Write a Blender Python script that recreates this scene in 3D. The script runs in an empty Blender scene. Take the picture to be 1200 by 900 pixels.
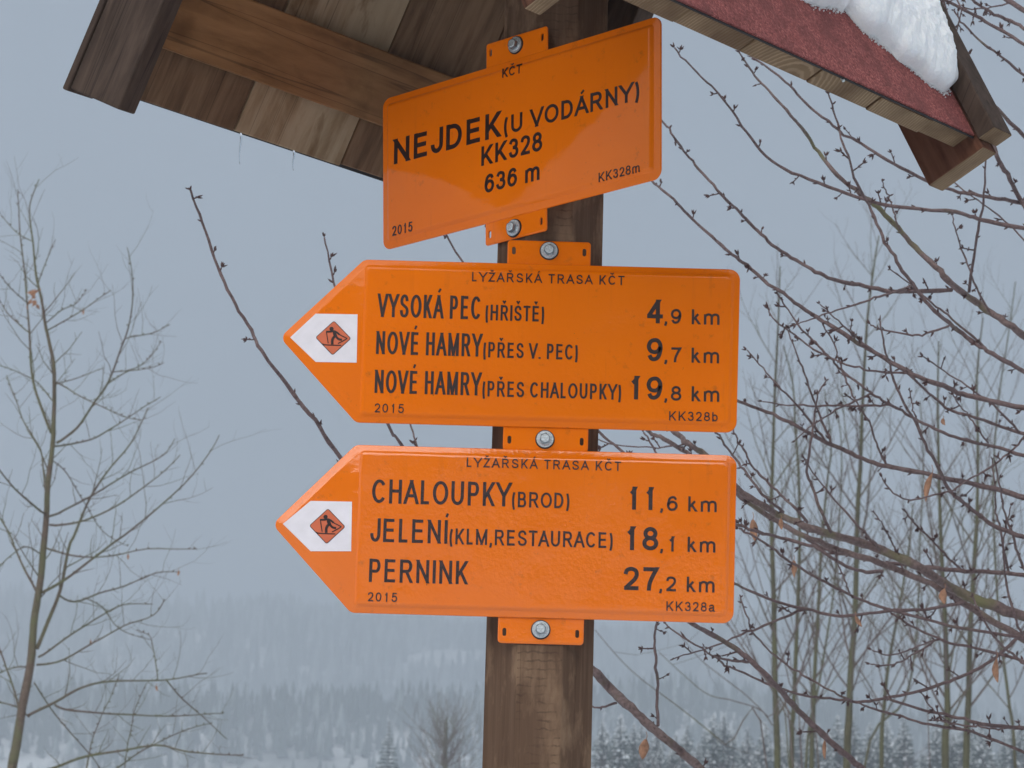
import bpy, math, random
from math import sin, cos, tan, pi, radians, sqrt, exp, atan2
from mathutils import Vector, Matrix, noise

S = bpy.context.scene
COL = S.collection
random.seed(7)

# ------------------------------------------------------------------ camera
F_PX = 3954.5                      # focal length in pixels of a 1200 px wide frame
PITCH, ROLL = 0.23771, 0.02832
CAM = Vector((0, 0, 1.6))
cam = bpy.data.cameras.new('camera')
cam.sensor_width = 36.0
cam.lens = 36.0 * F_PX / 1200.0
cam.clip_start, cam.clip_end = 0.1, 6000
cam.dof.use_dof = True
cam.dof.focus_distance = 4.05
cam.dof.aperture_fstop = 30
cam_ob = bpy.data.objects.new('camera', cam)
COL.objects.link(cam_ob)
cam_ob.matrix_world = (Matrix.Translation(CAM) @ Matrix.Rotation(pi / 2 + PITCH, 4, 'X')
                       @ Matrix.Rotation(ROLL, 4, 'Z'))
S.camera = cam_ob
CR = (Matrix.Rotation(pi / 2 + PITCH, 3, 'X') @ Matrix.Rotation(ROLL, 3, 'Z'))
CRi = CR.transposed()

# ------------------------------------------------------------------ sky and sun
SUN_EL, SUN_AZ = radians(38), radians(200)      # azimuth clockwise from +Y
world = bpy.data.worlds.new('World')
S.world = world
world.use_nodes = True
wn, wl = world.node_tree.nodes, world.node_tree.links
bg = wn['Background']
sky = wn.new('ShaderNodeTexSky')
sky.sky_type = 'NISHITA'
sky.sun_disc = False
sky.sun_elevation = SUN_EL
sky.sun_rotation = SUN_AZ
sky.air_density, sky.dust_density, sky.ozone_density = 1.0, 4.0, 1.0
# an overcast sheet of cloud over that sky: mostly even grey
mixw = wn.new('ShaderNodeMix'); mixw.data_type = 'RGBA'
mixw.inputs['Factor'].default_value = 0.8
mixw.inputs['B'].default_value = (4.1, 4.7, 5.35, 1)
wl.new(sky.outputs['Color'], mixw.inputs['A'])
wtc = wn.new('ShaderNodeTexCoord')
wmp = wn.new('ShaderNodeMapping'); wmp.inputs['Scale'].default_value = (1, 1, 2.2)
wl.new(wtc.outputs['Generated'], wmp.inputs['Vector'])
wnz = wn.new('ShaderNodeTexNoise'); wnz.inputs['Scale'].default_value = 5.0; wnz.inputs['Detail'].default_value = 6
wl.new(wmp.outputs['Vector'], wnz.inputs['Vector'])
wmr = wn.new('ShaderNodeMapRange'); wmr.inputs['To Min'].default_value = 0.80; wmr.inputs['To Max'].default_value = 1.2
wl.new(wnz.outputs['Fac'], wmr.inputs['Value'])
wmx = wn.new('ShaderNodeMix'); wmx.data_type = 'RGBA'; wmx.blend_type = 'MULTIPLY'; wmx.inputs['Factor'].default_value = 1
wl.new(mixw.outputs['Result'], wmx.inputs['A']); wl.new(wmr.outputs['Result'], wmx.inputs['B'])
wl.new(wmx.outputs['Result'], bg.inputs['Color'])
bg.inputs['Strength'].default_value = 0.062
sun = bpy.data.lights.new('sun', 'SUN')
sun.energy = 2.6
sun.angle = radians(55)
sun.color = (1.0, 0.96, 0.9)
sun_ob = bpy.data.objects.new('sun', sun)
COL.objects.link(sun_ob)
sd = Vector((sin(SUN_AZ) * cos(SUN_EL), cos(SUN_AZ) * cos(SUN_EL), sin(SUN_EL)))
sun_ob.rotation_euler = sd.to_track_quat('Z', 'Y').to_euler()
S.view_settings.view_transform = 'Standard'
S.view_settings.look = 'None'
S.view_settings.gamma = 1.0
S.view_settings.exposure = 0.5
S.cycles.volume_bounces = 3
S.cycles.max_bounces = 8

# ------------------------------------------------------------------ geometry helpers
def ray(px, py):
    """direction from the camera through a point measured in the 1200x900 photograph"""
    return CR @ Vector(((px - 600) / F_PX, -(py - 450) / F_PX, -1))

def at(px, py, Y):
    d = ray(px, py)
    return CAM + d * (Y / d.y)

def on_plane(px, py, p0, n):
    d = ray(px, py)
    return CAM + d * ((p0 - CAM).dot(n) / d.dot(n))

def proj(P):
    q = CRi @ (Vector(P) - CAM)
    return 600 + F_PX * q.x / -q.z, 450 - F_PX * q.y / -q.z

class MB:
    def __init__(s):
        s.v, s.f, s.m = [], [], []
    def add(s, vs, fs, mi=0):
        o = len(s.v)
        s.v += [tuple(p) for p in vs]
        s.f += [tuple(i + o for i in f) for f in fs]
        s.m += [mi] * len(fs)
    def build(s, name, mats, parent=None, smooth=None, loc=None):
        me = bpy.data.meshes.new(name)
        me.from_pydata(s.v, [], s.f)
        for m in (mats if isinstance(mats, (list, tuple)) else [mats]):
            me.materials.append(m)
        if any(s.m):
            me.polygons.foreach_set('material_index', s.m)
        if smooth is not None:
            me.polygons.foreach_set('use_smooth', [True] * len(me.polygons))
            if smooth < 179:
                me.set_sharp_from_angle(angle=radians(smooth))
        me.update()
        o = bpy.data.objects.new(name, me)
        COL.objects.link(o)
        if parent: o.parent = parent
        if loc is not None: o.location = loc
        return o

def tag(o, label=None, cat=None, group=None, kind=None):
    for k, v in (('label', label), ('category', cat), ('group', group), ('kind', kind)):
        if v: o[k] = v
    return o

def empty(name, loc=(0, 0, 0), rz=0.0):
    o = bpy.data.objects.new(name, None)
    o.empty_display_size = 0.1
    COL.objects.link(o)
    o.location = loc
    o.rotation_euler = (0, 0, rz)
    return o

def box(mb, o, a, b, c, mi=0):
    """box from corner o with edge vectors a, b, c (right handed)"""
    o, a, b, c = Vector(o), Vector(a), Vector(b), Vector(c)
    v = [o, o + a, o + a + b, o + b, o + c, o + a + c, o + a + b + c, o + b + c]
    f = [(0, 3, 2, 1), (4, 5, 6, 7), (0, 1, 5, 4), (1, 2, 6, 5), (2, 3, 7, 6), (3, 0, 4, 7)]
    if a.cross(b).dot(c) < 0: f = [tuple(reversed(q)) for q in f]
    mb.add(v, f, mi)

def bevel(o, w=0.002, seg=2):
    m = o.modifiers.new('bevel', 'BEVEL'); m.width = w; m.segments = seg
    m.limit_method = 'ANGLE'; m.angle_limit = radians(30)
    return o

def smooth_path(pts, rads, step=4):
    """Catmull-Rom through pts"""
    P = [Vector(p) for p in pts]; n = len(P)
    if n < 3: return P, list(rads)
    out, ro = [], []
    for i in range(n - 1):
        p0 = P[max(i - 1, 0)]; p1 = P[i]; p2 = P[i + 1]; p3 = P[min(i + 2, n - 1)]
        for k in range(step):
            t = k / step
            out.append(0.5 * ((2 * p1) + (p2 - p0) * t + (2 * p0 - 5 * p1 + 4 * p2 - p3) * t * t
                              + (3 * p1 - p0 - 3 * p2 + p3) * t ** 3))
            ro.append(rads[i] * (1 - t) + rads[i + 1] * t)
    out.append(P[-1]); ro.append(rads[-1])
    return out, ro

def tube(mb, pts, rads, n=6, mi=0, rough=0.0, cap=True):
    P = [Vector(p) for p in pts]
    if len(P) < 2: return
    t0 = (P[1] - P[0]).normalized()
    ref = Vector((0, 0, 1)) if abs(t0.z) < 0.9 else Vector((1, 0, 0))
    nrm = t0.cross(ref).normalized()
    vs, fs = [], []
    for i, p in enumerate(P):
        t = (P[min(i + 1, len(P) - 1)] - P[max(i - 1, 0)])
        if t.length < 1e-9: t = t0
        t = t.normalized()
        nrm = (nrm - t * nrm.dot(t)).normalized()
        b = t.cross(nrm)
        for k in range(n):
            a = 2 * pi * k / n
            r = rads[i] * (1 + (random.uniform(-rough, rough) if rough else 0))
            vs.append(p + (nrm * cos(a) + b * sin(a)) * r)
    for i in range(len(P) - 1):
        for k in range(n):
            k2 = (k + 1) % n
            fs.append((i * n + k, i * n + k2, (i + 1) * n + k2, (i + 1) * n + k))
    if cap:
        fs.append(tuple(reversed(range(n))))
        fs.append(tuple(range((len(P) - 1) * n, len(P) * n)))
    mb.add(vs, fs, mi)

# ------------------------------------------------------------------ materials
def mat(name, rough=0.7, **kw):
    m = bpy.data.materials.new(name)
    m.use_nodes = True
    b = m.node_tree.nodes['Principled BSDF']
    b.inputs['Roughness'].default_value = rough
    for k, v in kw.items():
        b.inputs[k.replace('_', ' ')].default_value = v
    return m, m.node_tree.nodes, m.node_tree.links, b

def N(nodes, typ, **kw):
    n = nodes.new(typ)
    for k, v in kw.items(): setattr(n, k, v)
    return n

def coords(nodes, links, scale=(1, 1, 1), kind='Object', rot=(0, 0, 0)):
    tc = N(nodes, 'ShaderNodeTexCoord')
    mp = N(nodes, 'ShaderNodeMapping')
    mp.inputs['Scale'].default_value = scale
    mp.inputs['Rotation'].default_value = rot
    links.new(tc.outputs[kind], mp.inputs['Vector'])
    return mp.outputs['Vector']

def grain_coords(nodes, links, axis, squeeze):
    """object coordinates turned so that the grain axis is Z, then squeezed along it"""
    q = Vector(axis).normalized().rotation_difference(Vector((0, 0, 1))).to_euler()
    first = coords(nodes, links, (1, 1, 1), 'Object', tuple(q))
    mp = N(nodes, 'ShaderNodeMapping')
    mp.inputs['Scale'].default_value = (1, 1, squeeze)
    links.new(first, mp.inputs['Vector'])
    return mp.outputs['Vector']

def noise_tex(nodes, links, vec, scale, detail=4, rough=0.55, dist=0.0):
    n = N(nodes, 'ShaderNodeTexNoise')
    n.inputs['Scale'].default_value = scale
    n.inputs['Detail'].default_value = detail
    n.inputs['Roughness'].default_value = rough
    n.inputs['Distortion'].default_value = dist
    links.new(vec, n.inputs['Vector'])
    return n.outputs['Fac']

def ramp(nodes, links, fac, stops):
    r = N(nodes, 'ShaderNodeValToRGB')
    el = r.color_ramp.elements
    while len(el) < len(stops): el.new(0.5)
    for e, (p, c) in zip(el, stops):
        e.position = p
        e.color = (*c, 1) if len(c) == 3 else c
    links.new(fac, r.inputs['Fac'])
    return r.outputs['Color']

def mixc(nodes, links, fac, a, b, mode='MIX'):
    m = N(nodes, 'ShaderNodeMix', data_type='RGBA', blend_type=mode)
    for key, val in (('Factor', fac), ('A', a), ('B', b)):
        if hasattr(val, 'is_linked') or hasattr(val, 'links'):
            links.new(val, m.inputs[key])
        else:
            m.inputs[key].default_value = val if key == 'Factor' else (*val, 1)
    return m.outputs['Result']

def bump(nodes, links, h, bsdf, strength=0.3, dist=0.001, chain=None):
    b = N(nodes, 'ShaderNodeBump')
    b.inputs['Strength'].default_value = strength
    b.inputs['Distance'].default_value = dist
    links.new(h, b.inputs['Height'])
    if chain: links.new(chain, b.inputs['Normal'])
    links.new(b.outputs['Normal'], bsdf.inputs['Normal'])
    return b.outputs['Normal']

def sign_orange(name, wav=0.35, peel=0.35, ior=1.5, cw=0.75):
    m, n, l, b = mat(name, 0.36)
    v = coords(n, l)
    big = noise_tex(n, l, v, 7, 2)
    base = ramp(n, l, big, [(0.3, (0.80, 0.158, 0.0004)), (0.7, (0.86, 0.178, 0.0006))])
    dirt = noise_tex(n, l, v, 60, 8, 0.7)
    dm = ramp(n, l, dirt, [(0.60, (0, 0, 0)), (0.78, (1, 1, 1))])
    base = mixc(n, l, dm, base, (0.50, 0.12, 0.012))
    spk = noise_tex(n, l, v, 420, 2, 0.5)
    sm = ramp(n, l, spk, [(0.76, (0, 0, 0)), (0.80, (1, 1, 1))])
    base = mixc(n, l, sm, base, (0.20, 0.07, 0.02))
    st = noise_tex(n, l, coords(n, l, (1, 1, 0.05)), 130, 4, 0.6)
    stm = ramp(n, l, st, [(0.58, (0, 0, 0)), (0.74, (0.55, 0.55, 0.55))])
    fade = ramp(n, l, noise_tex(n, l, v, 14, 3), [(0.45, (0, 0, 0)), (0.65, (1, 1, 1))])
    stm = mixc(n, l, 1.0, stm, fade, 'MULTIPLY')
    base = mixc(n, l, stm, base, (0.66, 0.14, 0.008))
    l.new(base, b.inputs['Base Color'])
    rr = ramp(n, l, dirt, [(0.4, (0.30, 0.30, 0.30)), (0.75, (0.6, 0.6, 0.6))])
    l.new(rr, b.inputs['Roughness'])
    b.inputs['Specular IOR Level'].default_value = 0.05
    b.inputs['Coat Weight'].default_value = cw
    b.inputs['Coat Roughness'].default_value = 0.06
    b.inputs['Coat IOR'].default_value = ior
    w = noise_tex(n, l, v, 22, 2, 0.5)
    mask = ramp(n, l, noise_tex(n, l, v, 9, 2), [(0.35, (0.15, 0.15, 0.15)), (0.65, (1, 1, 1))])
    p = noise_tex(n, l, v, 210, 3, 0.55)
    pm = mixc(n, l, 1.0, p, mask, 'MULTIPLY')
    c1 = bump(n, l, w, b, wav, 0.004)
    bump(n, l, pm, b, peel, 0.0012, c1)
    # the clear coat takes the same relief
    l.new(b.inputs['Normal'].links[0].from_socket, b.inputs['Coat Normal'])
    return m

def wood(name, cols, along=(0, 0, 1), fine=110, rough=0.75, blotch=0.5, seed=0.0):
    """weathered stained timber; cols = dark, mid, light; along = grain axis in object space"""
    m, n, l, b = mat(name, rough)
    b.inputs['Specular IOR Level'].default_value = 0.15
    ax = Vector(along).normalized()
    v = grain_coords(n, l, ax, 0.11)
    g = noise_tex(n, l, v, fine, 6, 0.6, 0.4)
    c = ramp(n, l, g, [(0.28, cols[0]), (0.5, cols[1]), (0.75, cols[2])])
    v2 = grain_coords(n, l, ax, 0.45)
    bl = noise_tex(n, l, v2, 13, 5, 0.65, 0.6)
    bm = ramp(n, l, bl, [(0.40, (0, 0, 0)), (0.62, (1, 1, 1))])
    c2 = mixc(n, l, bm, c, mixc(n, l, 0.75, c, cols[2]))
    dk = ramp(n, l, noise_tex(n, l, v2, 21, 4, 0.6, 0.4), [(0.30, (1, 1, 1)), (0.44, (0, 0, 0))])
    c2 = mixc(n, l, dk, c2, cols[0])
    c = mixc(n, l, blotch, c, c2)
    vo = N(n, 'ShaderNodeTexVoronoi'); vo.inputs['Scale'].default_value = 7.5
    l.new(grain_coords(n, l, ax, 0.55), vo.inputs['Vector'])
    kn = ramp(n, l, vo.outputs['Distance'], [(0.05, (1, 1, 1)), (0.11, (0.25, 0.25, 0.25)), (0.16, (0, 0, 0))])
    c = mixc(n, l, kn, c, tuple(q * .8 for q in cols[0]))
    cv = noise_tex(n, l, grain_coords(n, l, ax, 0.02), 34, 2, 0.5)
    ck = ramp(n, l, cv, [(0.380, (0, 0, 0)), (0.388, (.5, .5, .5)), (0.392, (.5, .5, .5)), (0.400, (0, 0, 0))])
    c = mixc(n, l, ck, c, tuple(q * .25 for q in cols[0]))
    oi = N(n, 'ShaderNodeObjectInfo')
    hs = N(n, 'ShaderNodeHueSaturation')
    mr = N(n, 'ShaderNodeMapRange')
    mr.inputs['To Min'].default_value = 0.85; mr.inputs['To Max'].default_value = 1.15
    l.new(oi.outputs['Random'], mr.inputs['Value'])
    l.new(mr.outputs['Result'], hs.inputs['Value'])
    l.new(c, hs.inputs['Color'])
    l.new(hs.outputs['Color'], b.inputs['Base Color'])
    bump(n, l, g, b, 0.5, 0.0012)
    return m

def plain(name, col, rough=0.6, nscale=40, var=0.25, bumpd=0.0, **kw):
    m, n, l, b = mat(name, rough, **kw)
    v = coords(n, l)
    g = noise_tex(n, l, v, nscale, 5, 0.6)
    lo = tuple(c * (1 - var) for c in col); hi = tuple(min(c * (1 + var), 1) for c in col)
    l.new(ramp(n, l, g, [(0.3, lo), (0.7, hi)]), b.inputs['Base Color'])
    if bumpd: bump(n, l, g, b, 0.6, bumpd)
    return m

def bark(name, dark, mid, moss, moss_amt=0.6, scale=60, rough=0.75):
    m, n, l, b = mat(name, rough)
    v = coords(n, l)
    g = noise_tex(n, l, v, scale * 3, 4, 0.65)
    c = ramp(n, l, g, [(0.3, dark), (0.7, mid)])
    mm = ramp(n, l, noise_tex(n, l, v, scale * 0.2, 3, 0.6), [(moss_amt - 0.08, (0, 0, 0)), (moss_amt + 0.1, (1, 1, 1))])
    c = mixc(n, l, mm, c, moss)
    l.new(c, b.inputs['Base Color'])
    bump(n, l, g, b, 0.6, 0.001)
    return m

M = {}
M['orange'] = sign_orange('orange sign enamel, wavy', 0.30, 0.40, 1.5, 0.35)
M['orange_top'] = sign_orange('orange sign enamel, smooth', 0.12, 0.05, 1.5, 0.6)
M['orange_low'] = sign_orange('orange sign enamel, orange peel', 0.35, 0.5, 1.65, 0.9)
M['ink'] = plain('raised near-black brown lettering', (0.022, 0.009, 0.009), 0.35, 300, 0.4)
M['ink_low'] = plain('raised worn black lettering', (0.035, 0.022, 0.024), 0.28, 400, 0.7)
M['white'] = plain('white reflective marker', (0.78, 0.74, 0.78), 0.45, 60, 0.05)
M['marker_red'] = plain('orange red marker diamond', (0.62, 0.13, 0.05), 0.45, 60, 0.06)
M['steel'] = plain('galvanised bolt steel', (0.60, 0.64, 0.66), 0.34, 500, 0.3, 0.0003, Metallic=0.7)
M['steel_dark'] = plain('darker bolt head steel', (0.24, 0.27, 0.29), 0.3, 300, 0.3, 0.0003, Metallic=0.8)
M['rubber'] = plain('black washer rubber', (0.02, 0.02, 0.02), 0.7)
M['plank_dark'] = wood('stained roof plank', ((0.07, 0.036, 0.018), (0.14, 0.078, 0.042), (0.22, 0.135, 0.078)), (-.36, .25, -.9), 70)
M['plank_pale'] = wood('paler knotty roof plank', ((0.17, 0.095, 0.045), (0.28, 0.185, 0.105), (0.43, 0.32, 0.21)), (-.36, .25, -.9), 45, 0.75, 0.9)
M['purlin'] = wood('warm brown purlin', ((0.11, 0.048, 0.016), (0.19, 0.09, 0.034), (0.26, 0.13, 0.055)), (.576, .817, .058), 60)
M['barge'] = wood('dark stained barge board', ((0.025, 0.016, 0.012), (0.055, 0.036, 0.027), (0.10, 0.068, 0.052)), (-.36, .25, -.9), 80)
M['barge_warm'] = wood('red brown barge board', ((0.06, 0.022, 0.012), (0.115, 0.048, 0.028), (0.16, 0.075, 0.048)), (.36, -.25, -.9), 80)
SA, SB = (-.368, .260, -.893), (.368, -.260, -.893)
M['snow'] = None

def end_grain(name, cols):
    m, n, l, b = mat(name, 0.85)
    tc = N(n, 'ShaderNodeTexCoord')
    mp = N(n, 'ShaderNodeMapping')
    mp.inputs['Location'].default_value = (-0.33, -3.70, -2.795)
    l.new(tc.outputs['Object'], mp.inputs['Vector'])
    nz = noise_tex(n, l, mp.outputs['Vector'], 14, 3, 0.5)
    w = N(n, 'ShaderNodeTexWave', wave_type='RINGS', rings_direction='SPHERICAL')
    w.inputs['Scale'].default_value = 58
    w.inputs['Distortion'].default_value = 1.2
    w.inputs['Detail'].default_value = 2
    w.inputs['Detail Scale'].default_value = 3
    l.new(mp.outputs['Vector'], w.inputs['Vector'])
    c = ramp(n, l, w.outputs['Fac'], [(0.0, cols[1]), (0.55, cols[1]), (0.85, cols[2])])
    c = mixc(n, l, ramp(n, l, nz, [(0.4, (0, 0, 0)), (0.65, (1, 1, 1))]), c, cols[0])
    l.new(c, b.inputs['Base Color'])
    bump(n, l, w.outputs['Fac'], b, 0.5, 0.001)
    return m
M['end_grain'] = end_grain('plank end grain with rings', ((0.12, 0.068, 0.03), (0.19, 0.12, 0.06), (0.28, 0.19, 0.11)))

def post_mat():
    m, n, l, b = mat('stained post timber', 0.8)
    b.inputs['Specular IOR Level'].default_value = 0.15
    v = coords(n, l, (1, 1, 0.04))
    g = noise_tex(n, l, v, 150, 6, 0.62, 0.5)
    c = ramp(n, l, g, [(0.28, (0.080, 0.045, 0.028)), (0.52, (0.112, 0.066, 0.042)), (0.78, (0.15, 0.094, 0.062))])
    # greyed, scuffed patches where the plane has chattered, strongest low on the post
    v2 = coords(n, l, (1, 1, 0.35))
    pt = noise_tex(n, l, v2, 26, 5, 0.65)
    pm = ramp(n, l, pt, [(0.50, (0, 0, 0)), (0.66, (0.8, 0.8, 0.8))])
    c = mixc(n, l, pm, c, (0.25, 0.16, 0.10))
    w = N(n, 'ShaderNodeTexWave', wave_type='BANDS', bands_direction='Z')
    w.inputs['Scale'].default_value = 32
    w.inputs['Distortion'].default_value = 3.2
    w.inputs['Detail'].default_value = 2
    w.inputs['Detail Scale'].default_value = 2.5
    l.new(coords(n, l), w.inputs['Vector'])
    wr = ramp(n, l, w.outputs['Fac'], [(0.0, (0, 0, 0)), (0.82, (0, 0, 0)), (1.0, (1, 1, 1))])
    geo = N(n, 'ShaderNodeTexCoord')
    sx = N(n, 'ShaderNodeSeparateXYZ'); l.new(geo.outputs['Normal'], sx.inputs['Vector'])
    front = N(n, 'ShaderNodeMath', operation='LESS_THAN'); front.inputs[1].default_value = -0.95
    l.new(sx.outputs['Y'], front.inputs[0])
    lines = mixc(n, l, 1.0, wr, front.outputs[0], 'MULTIPLY')
    brk = ramp(n, l, noise_tex(n, l, v2, 60, 3), [(0.42, (0, 0, 0)), (0.6, (0.6, 0.6, 0.6))])
    lines2 = mixc(n, l, 1.0, lines, brk, 'MULTIPLY')
    c = mixc(n, l, lines2, c, (0.045, 0.028, 0.02))
    warm = mixc(n, l, 0.2, c, (0.15, 0.09, 0.058))  # front facet painted lighter and warmer, standing in for light falling on it
    c = mixc(n, l, front.outputs[0], c, warm)
    cv = noise_tex(n, l, coords(n, l, (1, 1, 0.015)), 30, 2, 0.5)
    ck = ramp(n, l, cv, [(0.388, (0, 0, 0)), (0.392, (.6, .6, .6)), (0.394, (.6, .6, .6)), (0.398, (0, 0, 0))])
    c = mixc(n, l, ck, c, (0.018, 0.010, 0.006))
    l.new(c, b.inputs['Base Color'])
    h = bump(n, l, g, b, 0.5, 0.0012)
    return m
M['post'] = post_mat()

def felt_mat():
    m, n, l, b = mat('red mineral roofing felt', 0.95)
    v = coords(n, l)
    g = noise_tex(n, l, v, 300, 3, 0.75)
    c = ramp(n, l, g, [(0.32, (0.07, 0.012, 0.012)), (0.5, (0.27, 0.062, 0.055)), (0.66, (0.46, 0.16, 0.14))])
    d = ramp(n, l, noise_tex(n, l, v, 26, 6, 0.7), [(0.42, (0, 0, 0)), (0.62, (0.7, 0.7, 0.7))])
    c = mixc(n, l, d, c, (0.13, 0.03, 0.028))
    l.new(c, b.inputs['Base Color'])
    bump(n, l, g, b, 1.0, 0.002)
    return m
M['felt'] = felt_mat()
M['felt_edge'] = plain('bitumen edge', (0.02, 0.017, 0.018), 0.8)

def snow_mat(name='snow', fine=300):
    m, n, l, b = mat(name, 0.75)
    v = coords(n, l)
    g = noise_tex(n, l, v, fine, 4, 0.7)
    l.new(ramp(n, l, g, [(0.3, (0.80, 0.82, 0.84)), (0.7, (0.88, 0.89, 0.90))]), b.inputs['Base Color'])
    b.inputs['Subsurface Weight'].default_value = 0.4
    b.inputs['Subsurface Radius'].default_value = (0.02, 0.025, 0.03)
    b.inputs['Subsurface Scale'].default_value = 0.5
    bump(n, l, g, b, 0.6, 0.002)
    return m
M['snow'] = snow_mat()
m_, n_, l_, b_ = mat('clear ice', 0.05, Base_Color=(0.9, 0.95, 1, 1), Transmission_Weight=0.95, IOR=1.31)
M['ice'] = m_
M['bark'] = bark('plum brown cherry bark', (0.07, 0.042, 0.042), (0.20, 0.135, 0.13), (0.12, 0.11, 0.06), 0.70)
M['bark_lichen'] = bark('cherry bark grown with green lichen', (0.075, 0.048, 0.045), (0.23, 0.16, 0.148), (0.15, 0.14, 0.065), 0.60)
M['bud'] = plain('dark red brown buds', (0.07, 0.032, 0.030), 0.6, 300, 0.5)
M['leaf'] = plain('withered brown leaf', (0.36, 0.19, 0.115), 0.8, 200, 0.35, 0.0006)
M['bark_left'] = bark('reddish green sapling bark', (0.075, 0.05, 0.038), (0.15, 0.11, 0.085), (0.11, 0.108, 0.055), 0.50, 30)
M['bark_green'] = bark('algae green trunk bark', (0.048, 0.044, 0.024), (0.092, 0.083, 0.048), (0.085, 0.083, 0.04), 0.5, 12)
M['twig_far'] = bark('thin grey brown twigs', (0.08, 0.06, 0.055), (0.16, 0.12, 0.11), (0.11, 0.105, 0.06), 0.55, 10)
M['needles'] = plain('spruce needles', (0.016, 0.034, 0.027), 0.8, 3, 0.4)
M['needles_snowy'] = plain('frosted spruce needles', (0.16, 0.19, 0.19), 0.85, 2, 0.5)
M['trunk'] = plain('dark spruce trunk', (0.05, 0.035, 0.028), 0.9, 5, 0.3)
M['treesnow'] = plain('snow on branches', (0.80, 0.83, 0.86), 0.8, 6, 0.06)
M['brush'] = plain('purple brown brush twigs', (0.105, 0.062, 0.066), 0.85, 3, 0.35)

# ------------------------------------------------------------------ ground: one snow sheet
def lerp_tab(tab, x):
    if x <= tab[0][0]: return tab[0][1]
    for (a, za), (b, zb) in zip(tab, tab[1:]):
        if x <= b:
            t = (x - a) / (b - a); t = t * t * (3 - 2 * t)
            return za + (zb - za) * t
    return tab[-1][1]
PROF = [(-400, 62), (-230, 48), (-110, 28), (-62, 14.6), (-12, 0), (0, 0), (38, 0), (150, 17.9), (210, 20), (330, 22), (400, 27),  # unseen rise behind the camera, shaped for pale reflections in the lower sign
        (560, 80), (640, 76), (760, 84), (1180, 195), (1340, 200)]
def ground_z(x, y):
    z = lerp_tab(PROF, y)
    far = min(max((y - 230) / 200, 0), 1)
    s = 1 + far * 0.06 * noise.noise(Vector((x * 0.014, y * 0.003, 3.1))) + far * 0.00004 * min(max(x, -120), 120)
    z = z * s
    near = min(max((abs(y) - 6) / 50, 0), 1)
    z += near * 1.2 * noise.noise(Vector((x * 0.03, y * 0.03, 0)))
    return z
def make_ground():
    ys = [-400 + 20 * i for i in range(19)] + [-20, -12, -6, -3, 0, 2, 4, 6, 9, 13, 18, 25, 32, 38] + \
         [45 + 7.5 * i for i in range(24)] + [225 + 15 * i for i in range(30)] + [675 + 22 * i for i in range(31)]
    xs = sorted({round(s * (1.5 * i + 0.12 * i * i), 2) for i in range(75) for s in (-1, 1)})
    mb = MB(); nx = len(xs)
    vs = [(x, y, ground_z(x, y)) for y in ys for x in xs]
    fs = [(j * nx + i, j * nx + i + 1, (j + 1) * nx + i + 1, (j + 1) * nx + i)
          for j in range(len(ys) - 1) for i in range(nx - 1)]
    mb.add(vs, fs)
    m, n, l, b = mat('snow covered ground', 0.85)
    v = coords(n, l)
    g = noise_tex(n, l, v, 0.9, 8, 0.6)
    p = noise_tex(n, l, coords(n, l, (1, 0.5, 1)), 0.022, 5, 0.65)
    c = ramp(n, l, g, [(0.35, (0.70, 0.73, 0.77)), (0.65, (0.82, 0.84, 0.86))])
    # scrub and undergrowth breaking the snow on the wooded slopes
    tc = N(n, 'ShaderNodeTexCoord'); sx = N(n, 'ShaderNodeSeparateXYZ'); l.new(tc.outputs['Object'], sx.inputs['Vector'])
    wd = N(n, 'ShaderNodeMapRange'); wd.inputs['From Min'].default_value = 340; wd.inputs['From Max'].default_value = 420
    l.new(sx.outputs['Y'], wd.inputs['Value'])
    un = ramp(n, l, noise_tex(n, l, coords(n, l, (1, 0.5, 1)), 0.05, 6, 0.7), [(0.36, (1, 1, 1)), (0.66, (0.25, 0.25, 0.25))])
    un = mixc(n, l, 1.0, un, wd.outputs['Result'], 'MULTIPLY')
    c = mixc(n, l, un, c, (0.10, 0.115, 0.115))
    l.new(c, b.inputs['Base Color'])
    bump(n, l, g, b, 0.6, 0.15)
    o = mb.build('snowy_ground', m, smooth=180)
    o['kind'] = 'structure'
make_ground()

# ------------------------------------------------------------------ wooden signpost with its roof
PX, Y0 = 0.04077, 3.9
AP = 0.0625
PHI, THETA, TILT = 0.95594, 1.105, 0.0578
HE, RB = 2.87298, 0.33561
UA, UB = -0.422, 0.399
UAB = -0.455                       # B side
# ends of the roof along the ridge direction
Dv = Vector((cos(PHI), sin(PHI), TILT)); Ev = Vector((sin(PHI), -cos(PHI), 0))
VR = -RB / cos(THETA)              # slope coordinate of the ridge
def rf(u, v, w, side):
    s = side * Ev * cos(THETA) - Vector((0, 0, sin(THETA)))
    nn = side * Ev * sin(THETA) + Vector((0, 0, cos(THETA)))
    return Vector((PX, Y0, HE)) + Dv * u + side * Ev * RB + s * v + nn * w
def rbox(mb, side, u0, u1, v0, v1, w0, w1, mi=0, skew=0.0):
    o = rf(u0, v0, w0, side)
    box(mb, o, rf(u1, v0, w0, side) - o, rf(u0, v1, w0, side) - o, rf(u0, v0, w1, side) - o, mi)

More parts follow.
